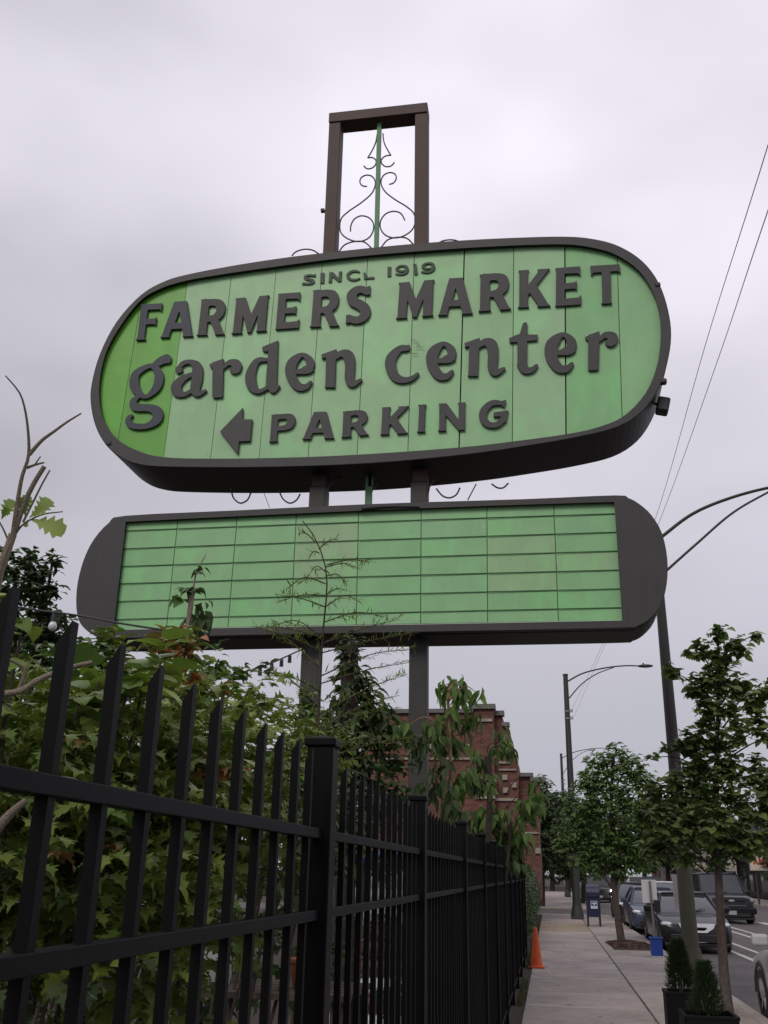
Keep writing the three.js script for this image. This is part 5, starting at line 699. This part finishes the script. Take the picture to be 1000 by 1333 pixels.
function car(name, label, category, pos, turn, o) {
  const t = thing(name, label, category, pos, turn, o.group), { L, W, H } = o, w = W / 2, suv = o.suv, belt = suv ? 0.58 * H : 0.66 * H, f = L / 2, hood = suv ? 0.56 * H : 0.6 * H, nose = suv ? 0.53 * H : 0.5 * H;
  const paint = new THREE.MeshPhysicalMaterial({ color: new THREE.Color().setRGB(...o.color), roughness: 0.4, clearcoat: 0.4, clearcoatRoughness: 0.08, specularIntensity: 0.3 });
  const S = (z, k, yb, yt) => ({ z, w: w * k, yb, yt });
  const secs = [S(f, 0.72, 0.3, nose * 0.8), S(f - 0.06, 0.84, 0.24, nose * 0.96), S(f - 0.2, 0.93, 0.2, nose * 1.02), S(f - 0.45, 0.98, 0.2, nose + (hood - nose) * 0.6), S(f - 0.8, 1, 0.2, hood), S(f - 1.35, 1, 0.2, hood * 1.05), S(f * 0.3, 1, 0.2, belt), S(-f * 0.4, 1, 0.2, belt * 1.02), S(-f + 0.7, 0.99, 0.2, belt * (suv ? 1.03 : 1.02)), S(-f + 0.2, 0.95, 0.24, belt), S(-f + 0.05, 0.88, 0.3, belt * 0.96), S(-f, 0.78, 0.35, belt * 0.85)];
  part('body', boxUV(loft(secs, (s) => { const h = s.yt - s.yb; return [[0, s.yb], [s.w * 0.9, s.yb], [s.w * 0.98, s.yb + 0.07], [s.w, s.yb + h * 0.4], [s.w * 0.985, s.yt - 0.16 * h], [s.w * 0.93, s.yt - 0.05 * h], [s.w * 0.75, s.yt], [0, s.yt + 0.025]]; })), paint, t);
  const zc = f - (suv ? 1.25 : 1.35), z1 = f - (suv ? 1.85 : 2.1), z2 = suv ? -f + 0.45 : -f + 1.5, zt = suv ? -f + 0.12 : -f + 0.75, w1 = suv ? 0.8 : 0.68, gp = (s) => [[0, s.yb], [s.w, s.yb], [lerp(s.w, w * w1, Math.min(1, (s.yt - s.yb) / (H - belt))) , s.yt - 0.02], [lerp(s.w, w * w1, Math.min(1, (s.yt - s.yb) / (H - belt))) * 0.86, s.yt], [0, s.yt + 0.015]];
  const G = [{ z: zc, w: w * 0.88, yb: hood * 0.98, yt: hood * 1.06 }, { z: z1, w: w * 0.93, yb: belt - 0.05, yt: H - 0.03 }, { z: (z1 + z2) / 2, w: w * 0.93, yb: belt - 0.05, yt: H }, { z: z2, w: w * 0.92, yb: belt - 0.05, yt: H - 0.03 }, { z: zt, w: w * 0.86, yb: belt - 0.03, yt: belt + (suv ? 0.1 : 0.05) }];
  part('window', boxUV(loft(G, gp)), M.glass, t);
  const rs = G.slice(1, 4).map((s, i) => ({ ...s, z: s.z + (i === 0 ? 0.03 : i === 2 ? -0.02 : 0), w: w * w1 * 1.01, yb: H - 0.07, yt: s.yt + 0.014 })); part('roof', boxUV(loft(rs, (s) => [[0, s.yb], [s.w, s.yb], [s.w * 1.0, s.yt - 0.03], [s.w * 0.88, s.yt], [0, s.yt + 0.015]])), paint, t);
  for (const s of [-1, 1]) {
    const pil = (za, wa, ya, zb, r) => part('pillar', bar(V(s * wa, ya, za), V(s * w * w1 * 0.99, H - 0.05, zb), r * 1.1, r, 6), paint, t);
    pil(zc + 0.05, w * 0.9, hood * 1.0, z1 + 0.02, 0.032); pil((z1 + z2) / 2 + 0.1, w * 0.93, belt, (z1 + z2) / 2, 0.035); pil(zt + 0.05, w * 0.88, belt, z2 - 0.02, suv ? 0.05 : 0.06); if (suv) pil(zt + 0.9, w * 0.93, belt, zt + 0.85, 0.04);
    for (const z of [f - 0.92, -f + 0.95]) { const wheel = new THREE.Group(); wheel.name = 'wheel'; wheel.position.set(s * (w - 0.1), 0.33 * (o.wheel || 1), z); wheel.scale.setScalar(o.wheel || 1); t.add(wheel); part('tyre', tyreG, M.tyre, wheel); part('rim', rimG, M.steel, wheel); const arch = new THREE.TorusGeometry(0.37 * (o.wheel || 1), 0.04, 8, 20, Math.PI).rotateY(Math.PI / 2).translate(s * (w - 0.025), 0.33 * (o.wheel || 1), z); part('wheel_arch', boxUV(arch), M.black, t); }
    const mir = part('mirror', box(0.2, 0.14, 0.1, s * (w + 0.1), belt + 0.06, zc - 0.35, 0.04), paint, t); mir.rotation.y = s * 0.0;
    const hw = suv ? 0.24 : 0.36, hh = suv ? 0.2 : 0.13, hl = new THREE.SphereGeometry(1, 18, 12).scale(hw / 2, hh / 2, 0.12); hl.rotateY(s * (suv ? 0.25 : 0.55)); hl.rotateZ(s * (suv ? 0 : 0.14)); hl.translate(s * (w - hw * 0.5 - 0.04), nose * (suv ? 0.86 : 0.93), f - (suv ? 0.1 : 0.2));
    part('headlight', boxUV(hl), o.lit ? new THREE.MeshStandardMaterial({ color: 0xffffff, emissive: 0xfff4e0, emissiveIntensity: 3.2 }) : suv ? dimLamp : M.lamp, t);
    if (o.lit) { const b = new THREE.PointLight(0xfff4e0, 1.5, 0, 2); b.position.set(s * (w - 0.2), nose * 0.88, f + 0.15); b.castShadow = true; b.shadow.radius = 4; t.add(b); }
    const tl = box(0.22, 0.18, 0.06, s * (w - 0.2), belt * 0.85, -f + 0.04, 0.02); part('tail_light', tl, std([0.3, 0.01, 0.01], 0.2), t);
    part('fog_light', boxUV(new THREE.SphereGeometry(0.06, 12, 8).scale(1, 0.8, 0.4).translate(s * (w - 0.33), 0.36, f - 0.03)), M.lamp, t);
    for (const z of [(zc + z1) / 2 - 0.5, (z1 + z2) / 2 - 0.6]) part('door_handle', box(0.025, 0.03, 0.16, s * (w + 0.002), belt - 0.12, z, 0.01), paint, t);
  }
  part('lower_grille', box(W * 0.72, 0.2, 0.08, 0, suv ? 0.36 : 0.34, f - 0.005, 0.03), M.black, t); part('bumper_strip', box(W * 0.88, 0.09, 0.16, 0, 0.2, f - 0.08, 0.03), M.black, t);
  if (o.grille === 'shield') { const g = new THREE.Shape([[-0.43, 0.1], [0.43, 0.1], [0.38, 0.0], [0.22, -0.1], [-0.22, -0.1], [-0.38, 0.0]].map((p) => new THREE.Vector2(...p))), h = new THREE.Path([[-0.2, 0.02], [-0.25, -0.01], [-0.17, -0.06], [0.17, -0.06], [0.25, -0.01], [0.2, 0.02]].map((p) => new THREE.Vector2(...p))); g.holes.push(h); const e = new THREE.ExtrudeGeometry(g, { depth: 0.03, bevelEnabled: true, bevelSize: 0.006, bevelThickness: 0.006, bevelSegments: 2 }).rotateX(-0.18).translate(0, nose * 0.84, f - 0.005); part('grille', boxUV(e), std([0.62, 0.62, 0.64], 0.3, { metalness: 0.3 }), t); part('grille_mesh', box(0.5, 0.1, 0.03, 0, nose * 0.82, f - 0.015), M.black, t); part('lip_strip', tube([V(-W * 0.36, 0.36, f - 0.06), V(-W * 0.25, 0.285, f + 0.005), V(W * 0.25, 0.285, f + 0.005), V(W * 0.36, 0.36, f - 0.06)], 0.012, 0.012), M.steel, t); }
  else if (o.grille === 'bars') { part('grille', box(W * 0.56, 0.3, 0.05, 0, nose * 0.84, f - 0.005, 0.02), M.black, t); part('grille_bar', box(W * 0.56, 0.05, 0.04, 0, nose * 0.86, f + 0.025, 0.012), paint, t); part('grille_trim', [box(W * 0.58, 0.015, 0.03, 0, nose * 0.86 + 0.16, f + 0.02, 0.005), box(W * 0.58, 0.015, 0.03, 0, nose * 0.86 - 0.18, f + 0.02, 0.005)], M.steel, t); part('emblem', [box(0.24, 0.055, 0.02, 0, nose * 0.86, f + 0.05, 0.01), box(0.1, 0.085, 0.022, 0, nose * 0.86, f + 0.05, 0.01)], M.chrome, t); part('bumper', box(W * 0.97, 0.26, 0.2, 0, nose * 0.5, f - 0.06, 0.06), paint, t); for (const s of [-1, 1]) part('roof_rack', bar(V(s * w * 0.7, H + 0.03, z1 - 0.1), V(s * w * 0.7, H + 0.03, z2 + 0.1), 0.016), M.black, t); }
  else part('grille', box(W * 0.4, 0.14, 0.05, 0, nose * 0.84, f - 0.01, 0.03), M.black, t);
  if (o.plate !== 0) part('number_plate', box(0.32, 0.15, 0.012, 0, suv ? nose * 0.42 : 0.42, f + (suv ? 0.05 : 0.03), 0.004), std([0.3, 0.3, 0.31], 0.5), t);
  for (const s of [-1, 1]) part('wiper', bar(V(s * 0.05, hood * 1.08, zc + 0.0), V(s * 0.05 + 0.4, hood * 1.08 + 0.09, zc - 0.1), 0.008), M.black, t);
  return t;
}
car('sedan', 'dark grey sedan with silver shield grille parked behind the olive lamp pole', 'car', [3.47, ROAD_Y, -28.5], 0, { L: 4.9, W: 1.76, H: 1.36, color: [0.01, 0.01, 0.014], plate: 0, grille: 'shield', group: 'cars parked along the near kerb' });
car('sedan', 'slate blue sedan parked right behind the dark grey one', 'car', [3.42, ROAD_Y, -36.2], 0, { L: 4.7, W: 1.8, H: 1.4, color: [0.04, 0.05, 0.085], group: 'cars parked along the near kerb' });
car('sedan', 'black car parked third from the sign post, behind the slate blue one', 'car', [3.42, ROAD_Y, -43.2], 0, { L: 4.6, W: 1.8, H: 1.5, color: [0.015, 0.015, 0.018], group: 'cars parked along the near kerb' });
car('sedan', 'silver car cut off by the right edge of the picture, next to the planters', 'car', [3.52, ROAD_Y, -12.75], Math.PI, { L: 4.7, W: 1.8, H: 1.45, color: [0.42, 0.43, 0.44], group: 'cars parked along the near kerb' });
car('sport_utility_car', 'large black high-roofed car driving towards the camera in the far lane', 'car', [7.0, ROAD_Y, -46.0], 0.08, { L: 5.3, W: 2.02, H: 1.92, suv: 1, wheel: 1.15, color: [0.008, 0.008, 0.011], grille: 'bars' });
car('sedan', 'white sedan seen above the roof of the dark grey sedan', 'car', [6.35, ROAD_Y, -60], 0, { L: 4.8, W: 1.82, H: 1.48, color: [0.7, 0.71, 0.73] });
car('crossover_car', 'black car with its headlights on, above the blue mailbox', 'car', [3.35, ROAD_Y, -74], 0, { L: 4.8, W: 1.95, H: 1.75, suv: 1, color: [0.014, 0.015, 0.018], lit: 1 });
car('sedan', 'silver car behind the one with its headlights on', 'car', [4.9, ROAD_Y, -88], 0, { L: 4.7, W: 1.8, H: 1.5, color: [0.25, 0.27, 0.3] });
car('crossover_car', 'grey car furthest back in the line of oncoming cars', 'car', [4.0, ROAD_Y, -100], 0, { L: 4.7, W: 1.85, H: 1.7, suv: 1, color: [0.2, 0.2, 0.22] });
car('crossover_car', 'small far white car on the other side of the road', 'car', [9.4, ROAD_Y, -118], Math.PI, { L: 4.8, W: 1.9, H: 1.75, suv: 1, color: [0.6, 0.6, 0.62] });
car('crossover_car', 'small far dark car beside the far white one', 'car', [10.4, ROAD_Y, -110], Math.PI, { L: 4.8, W: 1.9, H: 1.75, suv: 1, color: [0.02, 0.02, 0.025] });
car('crossover_car', 'grey-green car parked across the road, just left of the large black one', 'car', [10.2, ROAD_Y, -82], Math.PI, { L: 4.8, W: 1.9, H: 1.75, suv: 1, color: [0.06, 0.065, 0.06] });

// ---------------------------------------------------------------- the far side of the road
{
  const p = structure('far_pavement'); part('slab', box(4, 0.25, 160, 15.6, -0.125, -110), M.concreteB, p);
  const shop = thing('shop_building', 'low dark shop front across the road at the right edge', 'building', [17.6, 0, -86]), dk = std([0.06, 0.048, 0.042], 0.85, { map: scaled(brickT, 0.625) });
  part('wall', box(12, 4.6, 30, 6, 2.3, 0), dk, shop); part('cornice', box(0.4, 0.3, 30.4, -0.1, 4.6, 0), M.greyCap, shop); part('band', box(0.1, 0.9, 29.8, -0.05, 3.5, 0), std([0.05, 0.04, 0.035], 0.8), shop);
  for (let k = 0; k < 6; k++) { const g = new THREE.Group(); g.name = 'shop_window'; shop.add(g); part('pane', box(0.04, 2.1, 3.6, -0.03, 1.6, -12 + k * 4.8), M.glass, g); part('frame', [box(0.1, 0.12, 3.9, -0.05, 2.72, -12 + k * 4.8), box(0.1, 0.4, 3.9, -0.05, 0.35, -12 + k * 4.8), box(0.1, 2.1, 0.1, -0.05, 1.6, -13.85 + k * 4.8), box(0.1, 2.1, 0.1, -0.05, 1.6, -10.15 + k * 4.8)], dk, g); }
  const aw = box(1.2, 0.06, 8, -0.6, 2.9, 6); aw.rotateZ(0.0); part('awning', aw, dk, shop);
  const a = onZ(974, 1106, -72), c = onZ(1012, 1134, -72), cx = (a.x + c.x) / 2, cy = (a.y + c.y) / 2, W = c.x - a.x, H = a.y - c.y;
  const tex = canvasTex(256, 192, (g, w, h) => { g.fillStyle = '#cfc4b4'; g.fillRect(0, 0, w, h); g.fillStyle = '#8d8a7a'; g.fillRect(10, 10, w - 20, 58); g.strokeStyle = '#b8321f'; g.lineWidth = 20; g.lineCap = 'butt'; const s = (l) => { g.beginPath(); l.forEach(([x, y], i) => i ? g.lineTo(x, y) : g.moveTo(x, y)); g.stroke(); }; s([[30, 140], [48, 84], [70, 140]]); s([[92, 142], [92, 84], [128, 142], [128, 84]]); s([[150, 84], [170, 112], [190, 84]]); s([[170, 108], [170, 142]]); s([[205, 88], [240, 88]]); s([[205, 138], [240, 138]]); });
  const sg = thing('shop_sign', 'cream and red shop sign board across the road at the right edge', 'sign', [cx, cy, -72]); part('cabinet', box(W, H, 0.25, 0, 0, 0, 0.02), std([0.5, 0.46, 0.42], 0.7), sg); part('face', new THREE.PlaneGeometry(W * 0.94, H * 0.9).translate(0, 0, 0.131), new THREE.MeshStandardMaterial({ map: tex, roughness: 0.6 }), sg); for (const x of [-W * 0.3, W * 0.3]) part('post', bar(V(x, -cy, -0.05), V(x, -H / 2, -0.05), 0.07, 0.07, 10), M.brownSteel, sg);
  const house = (label, x, z, w, h, d, m, n) => { const t = thing('corner_house', label, 'building', [x, 0, z]); part('wall', box(w, h, d, 0, h / 2, 0), m, t); part('cornice', box(w + 0.3, 0.25, d + 0.3, 0, h + 0.1, 0), M.stone, t); for (let k = 0; k < n; k++) for (let f = 0; f < Math.floor(h / 3); f++) { const wx = -w / 2 + (k + 0.5) * w / n, g = new THREE.Group(); g.name = 'window'; t.add(g); part('pane', box(w / n * 0.45, 1.5, 0.06, wx, 1.7 + f * 3, d / 2 + 0.01), M.glass, g); part('sill', box(w / n * 0.6, 0.12, 0.2, wx, 0.9 + f * 3, d / 2 + 0.06), M.stone, g); } };
  house('pale building with white columns glimpsed between the two kerbside trunks', 19.5, -140, 9, 5, 10, M.stone, 4); house('far brick building closing the street on the right', 22, -150, 14, 9, 12, M.brick, 5); house('far building at the end of the street on the left', -8, -150, 14, 8, 12, M.brick, 5); house('low brick house on the left beyond the side street', -11.5, -78, 12, 5, 14, M.brick, 4);
}

renderer.render(scene, camera);
